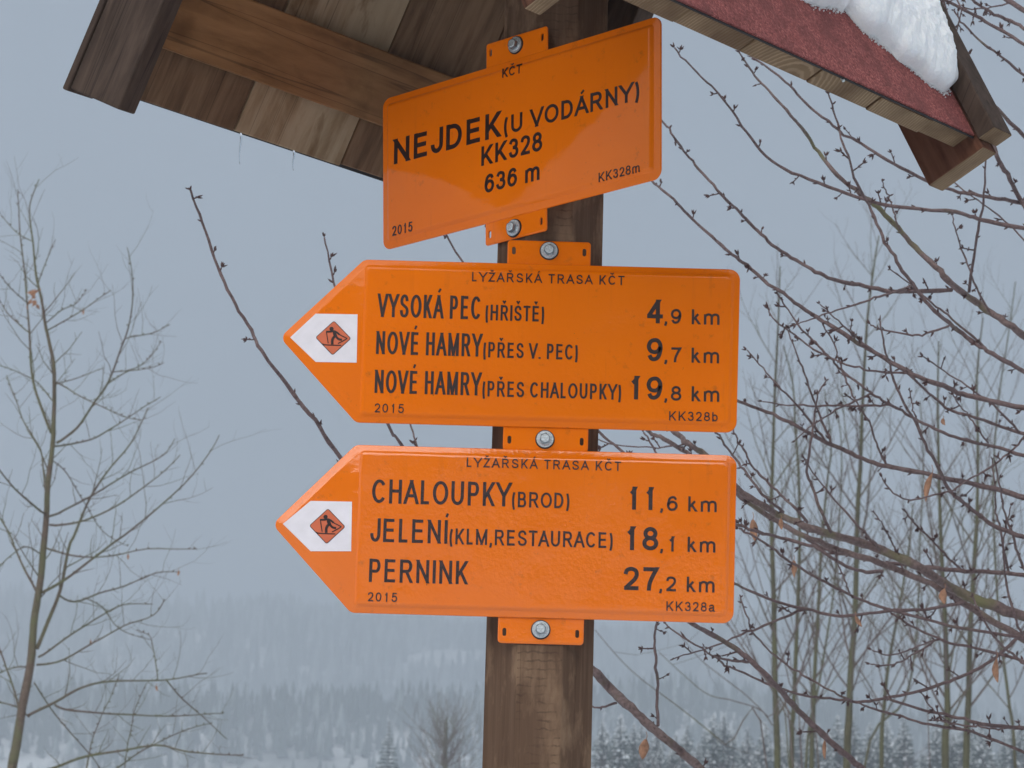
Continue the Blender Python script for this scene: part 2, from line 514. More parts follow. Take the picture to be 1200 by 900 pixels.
post_root = empty('wooden_signpost', (PX, Y0, 0))
tag(post_root, 'octagonal brown timber post under a small red felted plank roof, carrying the orange signs', 'signpost')
def to_post(o):                    # parts are built in world space
    o.parent = post_root
    o.matrix_parent_inverse = Matrix.Translation((-PX, -Y0, 0))
    return o
mb = MB()
hh = AP * tan(pi / 8)
ring = []
for k in range(8):
    a = pi / 8 + k * pi / 4
    R = AP / cos(pi / 8)
    ring.append((PX + R * cos(a), Y0 + R * sin(a)))
zs = [-0.3 + i * 0.25 for i in range(16)]
zs[-1] = HE + RB * tan(THETA) - 0.08
vs = [(x, y, z) for z in zs for x, y in ring]
fs = [(j * 8 + k, j * 8 + (k + 1) % 8, (j + 1) * 8 + (k + 1) % 8, (j + 1) * 8 + k) for j in range(len(zs) - 1) for k in range(8)]
fs += [tuple(reversed(range(8))), tuple(range((len(zs) - 1) * 8, len(zs) * 8))]
mb.add(vs, fs)
bevel(to_post(mb.build('post', M['post'])), 0.0015, 2)

def seam_u(px, side):
    lo, hi = UA, UB
    for _ in range(40):
        m = (lo + hi) / 2
        if proj(rf(m, 0, 0, side))[0] < px: lo = m
        else: hi = m
    return lo
PT = 0.026
seams = [UA, seam_u(274, -1), seam_u(398, -1)]
w0 = seams[2] - seams[1]
while seams[-1] + w0 < UB - 0.05: seams.append(seams[-1] + w0 * random.uniform(0.88, 1.08))
seams.append(UB)
pale = {1: 1, 4: 1}
for side in (-1, 1):
    ua = UA if side < 0 else UAB
    sm = seams if side < 0 else [UAB, -0.26, -0.12, 0.03, 0.17, 0.30, UB]
    for i, (u0, u1) in enumerate(zip(sm, sm[1:])):
        mb = MB()
        j = random.uniform(-0.002, 0.0) if side < 0 else 0.0
        rbox(mb, side, u0 + 0.0012, u1 - 0.0012, VR, random.uniform(-0.002, 0.003), j, PT + j * 0.2)
        if side > 0:
            mb.m[4] = 0
        mats = [M['plank_pale'] if (side < 0 and i in pale) else M['plank_dark'], M['end_grain']]
        # the cut end at the eave shows rings
        for fi, f in enumerate(mb.f):
            c = sum((Vector(mb.v[q]) for q in f), Vector()) / 4
            if abs((c - rf((u0 + u1) / 2, 0, PT / 2, side)).length) < 0.02: mb.m[fi] = 1
        bevel(to_post(mb.build('roof_plank', mats)), 0.0012, 1)
    # purlin under the planks
    mb = MB()
    rbox(mb, side, ua + 0.001, UB - 0.001, -0.156, -0.066, -0.032, -0.0025)
    bevel(to_post(mb.build('purlin', M['purlin'])), 0.002, 2)
    # roofing felt
    mb = MB()
    rbox(mb, side, ua + 0.001, UB - 0.001, VR, 0.004, PT + 0.0015, PT + 0.0035, 1)
    rbox(mb, side, ua + 0.002, UB - 0.002, VR, 0.002, PT + 0.0036, PT + 0.0062, 0)
    to_post(mb.build('roofing_felt', [M['felt'], M['felt_edge']]))
    # barge boards with their cap strips
    for u0, u1, c0, c1 in ((ua - 0.030, ua - 0.0005, ua - 0.0325, ua + 0.014), (UB + 0.0005, UB + 0.038, UB - 0.004, UB + 0.046)):
        mb = MB()
        s_end = 0.0165 if side < 0 else (0.022 if u0 > 0 else 0.012)
        c_end = s_end + (0.004 if side < 0 else -0.012)
        rbox(mb, side, u0, u1, VR, s_end, -0.052, PT + 0.008)
        barge_m = M['barge_warm'] if side > 0 else M['barge']
        o = to_post(mb.build('barge_board', [barge_m, M['end_grain']]))
        me = o.data
        ce = rf((u0 + u1) / 2, s_end, -0.01, side)
        for p in me.polygons:
            if (p.center - ce).length < 0.03: p.material_index = 1 if side > 0 else 0
        bevel(o, 0.002, 2)
        mb = MB()
        rbox(mb, side, c0, c1, VR - 0.02, c_end, PT + 0.0085, PT + (0.034 if side > 0 else 0.018))
        o = to_post(mb.build('cap_strip', [M['barge'], M['end_grain']]))
        ce = rf((c0 + c1) / 2, c_end, PT + 0.016, side)
        for p in o.data.polygons:
            if (p.center - ce).length < 0.012: p.material_index = 1 if side > 0 else 0
        bevel(o, 0.002, 2)
# small nail heads along the eave edge
mb = MB()
for px, py in ((828, 22), (988, 94)):
    n_ = (Ev * cos(THETA) - Vector((0, 0, sin(THETA))))
    c = on_plane(px, py, rf(0, 0.0005, 0, 1), n_)
    tube(mb, [c - n_ * 0.003, c + n_ * 0.0015], [0.0022, 0.002], 8)
to_post(mb.build('nail_heads', M['steel']))['kind'] = 'stuff'

# snow lying on the felt beside the cap strip
def roof_uv(px, py, w):
    nn = Ev * sin(THETA) + Vector((0, 0, cos(THETA)))
    P = on_plane(px, py, rf(0, 0, w, 1), nn)
    s = Ev * cos(THETA) - Vector((0, 0, sin(THETA)))
    q = P - rf(0, 0, w, 1)
    A = Matrix((Dv, s, nn)).transposed().inverted() @ q
    return A.x, A.y
SW = PT + 0.0062
edge = [roof_uv(x, y, SW) for x, y in ((926, -12), (945, 2), (985, 12), (1003, 34), (1035, 60), (1058, 80), (1078, 98), (1094, 110), (1103, 108))]
edge = [(UA, edge[0][1] - 0.16), (edge[0][0] - 0.12, edge[0][1] - 0.07)] + edge
edge.append((UB - 0.004, edge[-1][1] - 0.004))
def edge_v(u):
    for (a, va), (b, vb) in zip(edge, edge[1:]):
        if u <= b: return va + (vb - va) * (u - a) / max(b - a, 1e-6)
    return edge[-1][1]
mb = MB()
nu, nv = 430, 270
us = [UA + 0.01 + (UB - 0.005 - UA - 0.01) * i / (nu - 1) for i in range(nu)]
Vs = [-0.62 + 0.60 * j / (nv - 1) for j in range(nv)]
idx = {}
vs = []
for j, v in enumerate(Vs):
    for i, u in enumerate(us):
        ev = edge_v(u) + 0.009 * noise.noise(Vector((u * 24, v * 14, 1))) + 0.0045 * noise.noise(Vector((u * 70, v * 20, 5)))
        d = ev - v
        if d <= -0.006: continue
        d = max(d, 0)
        h = 0.049 * (1 - exp(-d / 0.022)) + 0.007 * min(d / 0.01, 1) * noise.noise(Vector((u * 16, v * 16, 7))) \
            + 0.0030 * min(d / 0.004, 1) * noise.noise(Vector((u * 70, v * 70, 2))) + 0.0022 * min(d / 0.003, 1) * noise.noise(Vector((u * 260, v * 260, 9)))
        e2 = (UB - 0.004 - u)
        h *= 0.72 + 0.28 * min(e2 / 0.03, 1)
        # sag outward at the lower lip
        lip = 0.010 * exp(-((d - 0.012) / 0.012) ** 2)
        idx[(i, j)] = len(vs)
        vs.append(rf(u, v + lip, SW - 0.0015 + h, 1))
fs = []
for j in range(nv - 1):
    for i in range(nu - 1):
        q = [(i, j), (i + 1, j), (i + 1, j + 1), (i, j + 1)]
        if all(k in idx for k in q): fs.append(tuple(idx[k] for k in q))
mb.add(vs, fs)
# loose crumbs of snow along the lower edge
for k in range(2600):
    u = random.uniform(edge[2][0], UB - 0.01)
    v = edge_v(u) + random.gauss(0.001, 0.0045) - abs(random.gauss(0, 0.002))
    r = random.uniform(0.0006, 0.0016)
    c = rf(u, v, SW + r * 0.6, 1)
    pv = [c + Vector(d) * r * random.uniform(0.7, 1.3) for d in ((1, 0, 0), (-1, 0, 0), (0, 1, 0), (0, -1, 0), (0, 0, 1), (0, 0, -1))]
    mb.add(pv, [(0, 2, 4), (2, 1, 4), (1, 3, 4), (3, 0, 4), (2, 0, 5), (1, 2, 5), (3, 1, 5), (0, 3, 5)])
tag(mb.build('roof_snow', M['snow'], smooth=180), 'thick white lump of snow lying on the red felt of the small roof, against its right end strip', 'snow')

# two thread-thin icicles under the left eave
for (px, py, L, lab) in ((284, 158, 0.040, 'longer thin icicle hanging from the left eave of the small roof, nearer its outer end'),
                         (346, 182, 0.026, 'shorter faint icicle hanging from the left eave, nearer the place name sign')):
    u = seam_u(px, -1)
    p = rf(u, 0.001, 0.002, -1)
    o = MB()
    pts = [Vector((0.0006 * sin(i), 0, -L * i / 7)) for i in range(8)]
    tube(o, pts, [0.0016 * (1 - i / 7.6) + 0.0001 for i in range(8)], 6)
    o = o.build('icicle', M['ice'], smooth=180, loc=p)
    tag(o, lab, 'icicle', 'icicles under the left eave')

# ------------------------------------------------------------------ lettering: a drawn condensed grotesque
def el(cx, cy, rx, ry, a0, a1, n=None):
    n = n or max(4, int(abs(a1 - a0) / 15))
    return [(cx + rx * cos(radians(a0 + (a1 - a0) * i / n)), cy + ry * sin(radians(a0 + (a1 - a0) * i / n))) for i in range(n + 1)]
def spl(pts, k=4):
    P, _ = smooth_path([(x, y, 0) for x, y in pts], [0] * len(pts), k)
    return [(p.x, p.y) for p in P]
# advance width, side bearing, list of strokes in the unit box
acute = lambda x=.5: [(x - .05, 1.16), (x + .20, 1.36)]
caron = lambda x=.5: [(x - .26, 1.36), (x, 1.18), (x + .26, 1.36)]
Sst = spl([(.93, .74), (.80, .93), (.50, 1.0), (.20, .93), (.06, .76), (.16, .60), (.50, .50), (.86, .39), (.98, .22), (.82, .05), (.50, 0), (.16, .06), (.02, .28)])
Ost = el(.5, .5, .5, .5, 90, 450, 28)
Ast = [[(0, 0), (.5, 1)], [(.5, 1), (1, 0)], [(.17, .32), (.83, .32)]]
Est = [[(0, 0), (0, 1)], [(0, 1), (.96, 1)], [(0, .52), (.9, .52)], [(0, 0), (1, 0)]]
Rst = [[(0, 0), (0, 1)], [(0, 1), (.60, 1)] + el(.62, .745, .34, .255, 90, -90, 10)[1:] + [(0, .49)], [(.55, .47), (1.0, 0)]]
Pst = [[(0, 0), (0, 1)], [(0, 1), (.60, 1)] + el(.62, .73, .36, .27, 90, -90, 10)[1:] + [(0, .46)]]
Yst = [[(0, 1), (.5, .42)], [(1, 1), (.5, .42)], [(.5, .44), (.5, 0)]]
Cst = el(.52, .5, .52, .5, 38, 322, 20)
Kst = [[(0, 0), (0, 1)], [(0.02, .30), (.96, 1)], [(.34, .58), (1, 0)]]
Tst = [[(0, 1), (1, 1)], [(.5, 1), (.5, 0)]]
Ust = [[(0, 1), (0, .34)] + el(.5, .34, .5, .34, 180, 360, 12)[1:] + [(1, 1)]]
six = [spl([(.93, .80), (.78, .96), (.52, 1), (.20, .87), (.02, .48), (.06, .20), (.26, .03), (.52, 0), (.84, .08), (1, .32), (.86, .55), (.54, .63), (.22, .56), (.04, .36)])]
def flip(st): return [[(1 - x, 1 - y) for x, y in s] for s in st]
G = {
 'A': (.667, .0, Ast), 'Á': (.667, .0, Ast + [acute()]), 'B': (.667, .075, [[(0, 0), (0, 1)], [(0, 1), (.55, 1)] + el(.57, .76, .33, .24, 90, -90, 10)[1:] + [(0, .52)], [(0, .52), (.6, .52)] + el(.62, .26, .38, .26, 90, -90, 10)[1:] + [(0, 0)]]),
 'C': (.722, .05, [Cst]), 'Č': (.722, .05, [Cst, caron()]), 'D': (.722, .08, [[(0, 0), (0, 1)], [(0, 1), (.42, 1)] + el(.42, .5, .58, .5, 90, -90, 16)[1:] + [(0, 0)]]),
 'E': (.667, .08, Est), 'É': (.667, .08, Est + [acute()]), 'Ě': (.667, .08, Est + [caron()]),
 'H': (.722, .08, [[(0, 0), (0, 1)], [(1, 0), (1, 1)], [(0, .53), (1, .53)]]),
 'I': (.278, .09, [[(.5, 0), (.5, 1)]]), 'Í': (.278, .09, [[(.5, 0), (.5, 1)], [(.4, 1.16), (1.9, 1.36)]]),
 'J': (.5, .03, [[(1, 1), (1, .30)] + el(.5, .30, .5, .30, 360, 172, 12)[1:]]),
 'K': (.667, .075, Kst), 'L': (.556, .075, [[(0, 1), (0, 0)], [(0, 0), (1, 0)]]),
 'M': (.833, .075, [[(0, 0), (0, 1)], [(0, 1), (.5, 0)], [(.5, 0), (1, 1)], [(1, 1), (1, 0)]]),
 'N': (.722, .08, [[(0, 0), (0, 1)], [(0, 1), (1, 0)], [(1, 0), (1, 1)]]),
 'O': (.778, .045, [Ost]), 'P': (.667, .08, Pst), 'R': (.722, .08, Rst), 'Ř': (.722, .08, Rst + [caron(.45)]),
 'S': (.667, .045, [Sst]), 'Š': (.667, .045, [Sst, caron()]), 'T': (.611, .02, Tst), 'U': (.722, .08, Ust),
 'V': (.667, .0, [[(0, 1), (.5, 0)], [(.5, 0), (1, 1)]]), 'Y': (.667, .0, Yst),
 'Ž': (.611, .03, [[(.02, 1), (.97, 1)], [(.97, 1), (0, 0)], [(0, 0), (1, 0)], caron()]),
 '0': (.556, .04, [Ost]), '1': (.556, .10, [[(.60, 0), (.60, 1)], [(.62, .98), (.42, .84), (.12, .74)]]),
 '2': (.556, .04, [spl([(.03, .72), (.14, .92), (.48, 1), (.84, .92), (.95, .72), (.80, .48), (.40, .22), (.05, 0)]), [(.03, 0), (1, 0)]]),
 '3': (.556, .04, [spl([(.05, .78), (.20, .95), (.48, 1), (.80, .92), (.90, .74), (.78, .58), (.42, .53)]), spl([(.42, .53), (.82, .47), (.98, .28), (.84, .07), (.50, 0), (.16, .07), (.02, .27)])]),
 '4': (.556, .02, [[(.72, 0), (.72, 1)], [(.72, 1), (0, .25)], [(0, .25), (1, .25)]]),
 '6': (.556, .04, six), '9': (.556, .04, flip(six)),
 '5': (.556, .04, [[(.92, 1), (.22, 1)], [(.22, 1), (.09, .47)], spl([(.09, .47), (.26, .61), (.54, .65), (.86, .56), (1, .33), (.84, .07), (.48, 0), (.14, .07), (.0, .25)])]),
 '7': (.556, .045, [[(0, 1), (1, 1)], spl([(.98, 1), (.66, .62), (.44, .28), (.38, 0)])]),
 '8': (.556, .04, [el(.5, .765, .42, .235, 90, 450, 20), el(.5, .265, .5, .265, 90, 450, 20)]),
 'm': (.833, .07, [[(0, 0), (0, .72)], spl([(0, .50), (.08, .64), (.26, .72), (.43, .66), (.5, .50)]) + [(.5, 0)], spl([(.5, .50), (.58, .64), (.76, .72), (.94, .66), (1, .50)]) + [(1, 0)]]),
 'k': (.5, .065, [[(0, 0), (0, 1)], [(0, .25), (.9, .72)], [(.34, .44), (1, 0)]]),
 'a': (.556, .04, [spl([(.06, .52), (.18, .67), (.48, .73), (.78, .66), (.86, .48)]) + [(.88, .10), (.99, 0)], spl([(.86, .44), (.48, .38), (.12, .32), (.0, .17), (.14, .03), (.40, 0), (.70, .08), (.87, .26)])]),
 'b': (.556, .06, [[(0, 0), (0, 1)], el(.48, .36, .50, .36, 90, 450, 20)]),
 '(': (.333, .06, [spl([(1, 1.03), (.3, .74), (.02, .38), (.3, .02), (1, -.27)])]),
 ')': (.333, .06, [spl([(0, 1.03), (.7, .74), (.98, .38), (.7, .02), (0, -.27)])]),
 ',': (.278, .09, [[(.55, .07), (.55, -.08), (.15, -.27)]]), '.': (.278, .09, [[(.5, .0), (.5, .04)]]), ' ': (.278, 0, []),
}
STROKE_N = [0]
def stroke(mb, pts, hw, H, w0, w1, put):
    """thick polyline with mitred joints; ends on the base or cap line are cut level"""
    P = [Vector((x, y)) for x, y in pts]
    Q = [P[0]]
    for p in P[1:]:
        if (p - Q[-1]).length > hw * 0.05: Q.append(p)
    P = Q
    if len(P) < 2: return
    closed = (P[0] - P[-1]).length < hw * 0.2 and len(P) > 6
    if closed: P = P[:-1]
    n = len(P)
    L, R = [], []
    for i in range(n):
        if closed: a, b, c = P[i - 1], P[i], P[(i + 1) % n]
        else: a, b, c = P[max(i - 1, 0)], P[i], P[min(i + 1, n - 1)]
        d1 = (b - a).normalized() if (b - a).length > 1e-9 else (c - b).normalized()
        d2 = (c - b).normalized() if (c - b).length > 1e-9 else d1
        t = (d1 + d2)
        t = t.normalized() if t.length > 1e-6 else d1
        nn = Vector((-t.y, t.x))
        k = 1 / max(nn.dot(Vector((-d1.y, d1.x))), 0.5)
        L.append(b + nn * hw * k); R.append(b - nn * hw * k)
    if not closed:
        for e, o in ((0, 1), (n - 1, n - 2)):
            d = (P[e] - P[o]).normalized()
            y = P[e].y
            lim = None
            if abs(y - hw) < hw * 0.2 and d.y < -0.5: lim = 0.0
            if abs(y - (H - hw)) < hw * 0.2 and d.y > 0.5: lim = H
            if lim is not None and n <= 20:
                for S_ in (L, R):
                    k = (lim - S_[e].y) / d.y
                    S_[e] = S_[e] + d * k
            elif n == 2 and abs(d.y) < 0.2 :
                L[e] = L[e] + d * hw * 0.6; R[e] = R[e] + d * hw * 0.6
    STROKE_N[0] += 1
    top = w1 + 0.00002 * (STROKE_N[0] % 7)
    vs, fs = [], []
    ch = hw * 0.16
    for i in range(n):
        lr = (R[i] - L[i]); ln = max(lr.length, 1e-9)
        l2 = L[i] + lr / ln * min(ch, ln * .3); r2 = R[i] - lr / ln * min(ch, ln * .3)
        vs += [put(L[i], w0), put(l2, top), put(r2, top), put(R[i], w0)]
    m = n if closed else n - 1
    for i in range(m):
        a, b = i * 4, ((i + 1) % n) * 4
        for q in range(3): fs.append((a + q, a + q + 1, b + q + 1, b + q))
    if not closed:
        fs.append((0, 1, 2, 3)); e = (n - 1) * 4; fs.append((e + 3, e + 2, e + 1, e))
    fs = [tuple(reversed(f)) for f in fs]
    mb.add(vs, fs)

def text(parent, name, s, p0, p1, cap, weight, to_uv, w, material, track=0.0):
    """s set between photo points p0 and p1 (baseline left and right ends of the ink) on the sign plane"""
    a = Vector(to_uv(*p0)); b = Vector(to_uv(*p1))
    pm = ((p0[0] + p1[0]) / 2, (p0[1] + p1[1]) / 2)
    H = (Vector(to_uv(pm[0], pm[1] - cap)) - Vector(to_uv(*pm))).y
    d = (b - a); W = d.length; ux = d / W; uy = Vector((-ux.y, ux.x))
    hw = H * weight / 2
    em = H / 0.716
    # natural width of the ink, then squeezed to fit
    adv = [(G[c][0] + track) for c in s]
    nat = sum(adv) - track - G[s[0]][1] - G[s[-1]][1]
    k = W / nat
    mb = MB()
    x = -G[s[0]][1] * k
    for c in s:
        A, sb, st = G[c]
        x0 = x + sb * k + hw; x1 = x + (A - sb) * k - hw
        if c in 'IÍ.,': mid = (x0 + x1) / 2; x0, x1 = mid - .02 * k, mid + .02 * k
        if c == ',': x0, x1 = mid - .05 * k, mid + .05 * k
        for sx in st:
            pts = []
            for gx, gy in sx:
                y = hw + gy * (H - 2 * hw)
                if gy > 1.05: y = H * (1.0 + (gy - 1.0) * 0.78)
                pts.append((x0 + gx * (x1 - x0), y))
            ww = hw * (0.72 if (sx and sx[0][1] > 1.1) else 1.0)
            stroke(mb, pts, ww, H, w - 0.0004, w + 0.0005,
                   lambda p, ww_: (a.x + ux.x * p.x + uy.x * p.y, -ww_, a.y + ux.y * p.x + uy.y * p.y))
        x += (A + track) * k
    o = mb.build(name, material, parent)
    return o

# ------------------------------------------------------------------ the orange signs
def inset_poly(corners, d):
    n = len(corners); out = []
    for i in range(n):
        a, b, c = (Vector(corners[i - 1]), Vector(corners[i]), Vector(corners[(i + 1) % n]))
        d1 = (b - a).normalized(); d2 = (c - b).normalized()
        n1 = Vector((-d1.y, d1.x)); n2 = Vector((-d2.y, d2.x))       # inward for counter-clockwise
        den = d1.x * d2.y - d1.y * d2.x
        p1 = b + n1 * d; p2 = b + n2 * d
        t = ((p2.x - p1.x) * d2.y - (p2.y - p1.y) * d2.x) / den
        out.append(p1 + d1 * t)
    return out
def round_loop(corners, radii, inset, seg=7):
    C = inset_poly(corners, inset); n = len(C); out = []
    for i in range(n):
        a, b, c = C[i - 1], C[i], C[(i + 1) % n]
        r = max(radii[i] - inset * 0.75, 0.0012)
        d1 = (a - b).normalized(); d2 = (c - b).normalized()
        ang = d1.angle(d2); t = r / tan(ang / 2)
        p1 = b + d1 * t; p2 = b + d2 * t
        cen = b + (d1 + d2).normalized() * (r / sin(ang / 2))
        a1 = atan2(p1.y - cen.y, p1.x - cen.x); a2 = atan2(p2.y - cen.y, p2.x - cen.x)
        while a2 < a1: a2 += 2 * pi
        for k in range(seg + 1):
            q = a1 + (a2 - a1) * k / seg
            out.append((cen.x + r * cos(q), cen.y + r * sin(q)))
    return out
def pressed(mb, corners, radii, prof, back=None):
    """nested loops lifted to the heights in prof = [(inset, height)]; closed by a face"""
    loops = []
    for ins, h in prof:
        loops.append([(x, -h, y) for x, y in round_loop(corners, radii, ins)])
    n = len(loops[0]); vs = [p for L in loops for p in L]; fs = []
    for j in range(len(loops) - 1):
        for k in range(n):
            fs.append((j * n + k, j * n + (k + 1) % n, (j + 1) * n + (k + 1) % n, (j + 1) * n + k))
    fs.append(tuple(range((len(loops) - 1) * n, len(loops) * n)))
    if back: fs.append(tuple(reversed(range(n))))
    mb.add(vs, fs)

def make_bolt(parent, u, v, w):
    mb = MB()
    def disc(r0, r1, h0, h1, n=24, mi=0, hexa=False):
        vs, fs = [], []
        n = 6 if hexa else n
        for r, h in ((r0, h0), (r1, h1)):
            for k in range(n):
                a = 2 * pi * k / n + 0.3
                vs.append((u + r * cos(a), -h, v + r * sin(a)))
        for k in range(n): fs.append((k, (k + 1) % n, n + (k + 1) % n, n + k))
        fs.append(tuple(range(n, 2 * n)))
        mb.add(vs, fs, mi)
    disc(0.0114, 0.0110, w - 0.0002, w + 0.0016, mi=1)
    disc(0.0101, 0.0099, w + 0.0014, w + 0.0028)
    disc(0.0082, 0.0074, w + 0.0028, w + 0.0040)
    disc(0.0066, 0.0064, w + 0.0040, w + 0.0085, mi=2, hexa=True)
    disc(0.0050, 0.0042, w + 0.0086, w + 0.0092)
    # socket recess in the head
    return mb.build('bolt', [M['steel'], M['rubber'], M['steel_dark']], parent, smooth=25)

def bracket(root, quad, w, t=0.0025, slot=0.0022, m=None, boltpx=None, to_uv=None):
    """tab plate with two upright slots cut through; quad = (u0, u1, v0, v1, radius bottom, top)"""
    u0, u1, v0, v1, rb, rt = quad
    mb = MB()
    vm = (v0 + v1) / 2
    if rb > rt: vm = v0 + 0.0128
    elif rt > rb: vm = v1 - 0.0128
    sh = 0.0048
    us = [u0 + 0.0075, u1 - 0.0075]
    cs = [(u0, v0), (u1, v0), (u1, v1), (u0, v1)]
    outer = round_loop(cs, [rb, rb, rt, rt], 0.0, 5)
    # face with two slots: split into a left, a middle and a right zone
    rim = round_loop(cs, [rb, rb, rt, rt], 0.0016, 5)
    n = len(outer)
    vs = [(x, -(w), z) for x, z in outer] + [(x, -(w + t * 0.6), z) for x, z in outer] + [(x, -(w + t), z) for x, z in rim]
    fs = []
    for j in range(2):
        for k in range(n):
            fs.append((j * n + k, j * n + (k + 1) % n, (j + 1) * n + (k + 1) % n, (j + 1) * n + k))
    mb.add(vs, fs)
    # front and back sheets tessellated around the slots
    from mathutils.geometry import tessellate_polygon
    loops = [[Vector((x, z, 0)) for x, z in rim]]
    slots = []
    for su in us:
        sl = [Vector((su + x, vm + z, 0)) for x, z in
              [(slot * cos(a), -sh + slot * 1.0 + slot * sin(a)) for a in [pi + pi * q / 6 for q in range(7)]] +
              [(slot * cos(a), sh - slot * 1.0 + slot * sin(a)) for a in [pi * q / 6 for q in range(7)]]]
        slots.append(sl); loops.append(list(reversed(sl)))
    tri = tessellate_polygon(loops)
    flat = [p for L in loops for p in L]
    def addsheet(h, front):
        fs = []
        for a, b, c in tri:
            A, B, C = flat[a], flat[b], flat[c]
            cr = (B.x - A.x) * (C.y - A.y) - (B.y - A.y) * (C.x - A.x)
            f = (a, b, c) if (cr > 0) == front else (c, b, a)
            fs.append(f)
        mb.add([(p.x, -h, p.y) for p in flat], fs)
    addsheet(w + t, True); addsheet(w + 0.0002, False)
    for sl in slots:
        k = len(sl)
        vs = [(p.x, -(w + t), p.y) for p in sl] + [(p.x, -(w + 0.0002), p.y) for p in sl]
        mb.add(vs, [(i, k + i, k + (i + 1) % k, (i + 1) % k) for i in range(k)])
    o = mb.build('mounting_bracket', m, root, smooth=40)
    if boltpx:
        bu, bv = to_uv(*boltpx)
        make_bolt(o, bu, bv, w + t)
    return o

def marker(root, poly_px, dia_px, to_uv, w):
    mb = MB()
    vs = [to_uv(*p) for p in poly_px]
    n = len(vs)
    mb.add([(x, -w, y) for x, y in vs] + [(x, -(w + .0004), y) for x, y in vs],
           [tuple(range(n, 2 * n))] + [(i, (i + 1) % n, n + (i + 1) % n, n + i) for i in range(n)])
    mk = mb.build('route_marker', M['white'], root)
    cx, cy = to_uv(*dia_px[0]); r = dia_px[1] * 0.001 * 0.985
    def diamond(rr, rad):
        cs = [(cx + rr, cy), (cx, cy + rr), (cx - rr, cy), (cx, cy - rr)]
        return round_loop([Vector(c) for c in cs], [rad] * 4, 0, 5)
    mb = MB()
    for rr, rad, h, mi in ((r, 0.0025, 0.0007, 1), (r - 0.0011, 0.0018, 0.0009, 0)):
        L = diamond(rr, rad)
        n = len(L)
        mb.add([(x, -w - h + .0002, y) for x, y in L] + [(x, -w - h, y) for x, y in L],
               [tuple(range(n, 2 * n))] + [(i, (i + 1) % n, n + (i + 1) % n, n + i) for i in range(n)], mi)
    mb.build('diamond_symbol', [M['marker_red'], M['ink']], mk)
    # the cross-country skier
    mb = MB()
    k = r / 230.0                       # drawing units: the diamond is 230 either way
    D = lambda x, y: (cx + x * k, cy + y * k)
    strokes = [([(-95, 80), (-40, 82), (5, 90), (45, 72), (78, 45)], 13),          # both arms
               ([(-92, 78), (-78, 10), (-62, -72)], 6.5),                            # front pole
               ([(70, 50), (120, 25), (178, -2)], 6.5), ([(178, -2), (120, -40), (62, -72)], 6.5),  # rear pole
               ([(12, 82), (16, 55), (28, 22)], 24),                               # trunk
               ([(26, 28), (0, 2), (-12, -35), (-10, -86)], 18),                   # standing leg
               ([(34, 24), (55, -4), (82, -18), (112, -20)], 15),                  # trailing leg
               ([(-128, -78), (-118, -92), (0, -96), (105, -96)], 7)]             # ski
    for i, (pts, hw) in enumerate(strokes):
        P, _ = smooth_path([(x, y, 0) for x, y in pts], [0] * len(pts), 3)
        STROKE_N[0] = i
        stroke(mb, [D(p.x, p.y) for p in P], hw * k, 9, w + .0006, w + .0013, lambda p, h: (p.x, -h, p.y))
    hx, hy = D(-27, 118)
    vs = [(hx + 27 * k * cos(2 * pi * i / 16), -(w + .0014), hy + 27 * k * sin(2 * pi * i / 16)) for i in range(16)]
    mb.add(vs, [tuple(range(16))])
    mb.build('skier_figure', M['ink'], mk)

FACE_Y = Y0 - AP
YAW = -0.009
def frontal(px, py, wall):
    """point on the sign plane given in metres, sign space"""
    P = at(px, py, FACE_Y - wall)
    return P.x - PX, P.z
def arrow_sign(label, corners_px, crease_px, mk_poly, dia, lines, tabs, base_z, omat, ink, group):
    W = 0.0102
    root = empty('arrow_sign', (PX, FACE_Y, base_z), 0)
    tag(root, label, 'trail sign', group)
    uv = lambda px, py, w=W: (lambda q: (q[0], q[1] - base_z))(frontal(px, py, w))
    cs = [Vector(uv(*p, 0.004)) for p in corners_px]      # tip, BL, BR, TR, TL (counter-clockwise)
    rad = [0.010, 0.012, 0.013, 0.013, 0.012]
    mb = MB()
    pressed(mb, cs, rad, [(0.0, 0.0032), (0.0, 0.0044), (0.0006, 0.0053), (0.0018, 0.0057), (0.0046, 0.0060), (0.0078, 0.0076), (0.0092, 0.0080)], back=True)
    panel = mb.build('panel', omat, root, smooth=28)
    # the raised lettered field
    cu = uv(*crease_px)[0]
    ci = inset_poly(cs, 0.0066)
    fc = [Vector((cu, ci[1].y)), ci[2], ci[3], Vector((cu, ci[4].y))]
    mb = MB()
    pressed(mb, fc, [0.006, 0.009, 0.009, 0.006], [(0.0, 0.0068), (0.0016, 0.0082), (0.0034, 0.0096), (0.0050, 0.0101), (0.0066, 0.0102)])
    fld = mb.build('lettered_field', omat, root, smooth=40)
    marker(root, mk_poly, dia, lambda px, py: uv(px, py, 0.0082), 0.0081)
    for i, (s, p0, p1, cap, wt, tr) in enumerate(lines):
        text(root, 'text_line', s, p0, p1, cap, wt, uv, W, ink, tr)
    for (x0, y0, x1, y1), rb, rt, bp in tabs:
        bw = 0.0005
        a = uv(x0, y1, bw); b = uv(x1, y0, bw)
        # pixel quads are slightly rolled: use mid heights
        bracket(root, (a[0], b[0], a[1], b[1], rb, rt), bw, m=omat, boltpx=bp, to_uv=lambda px, py: uv(px, py, 0.003))
    return root

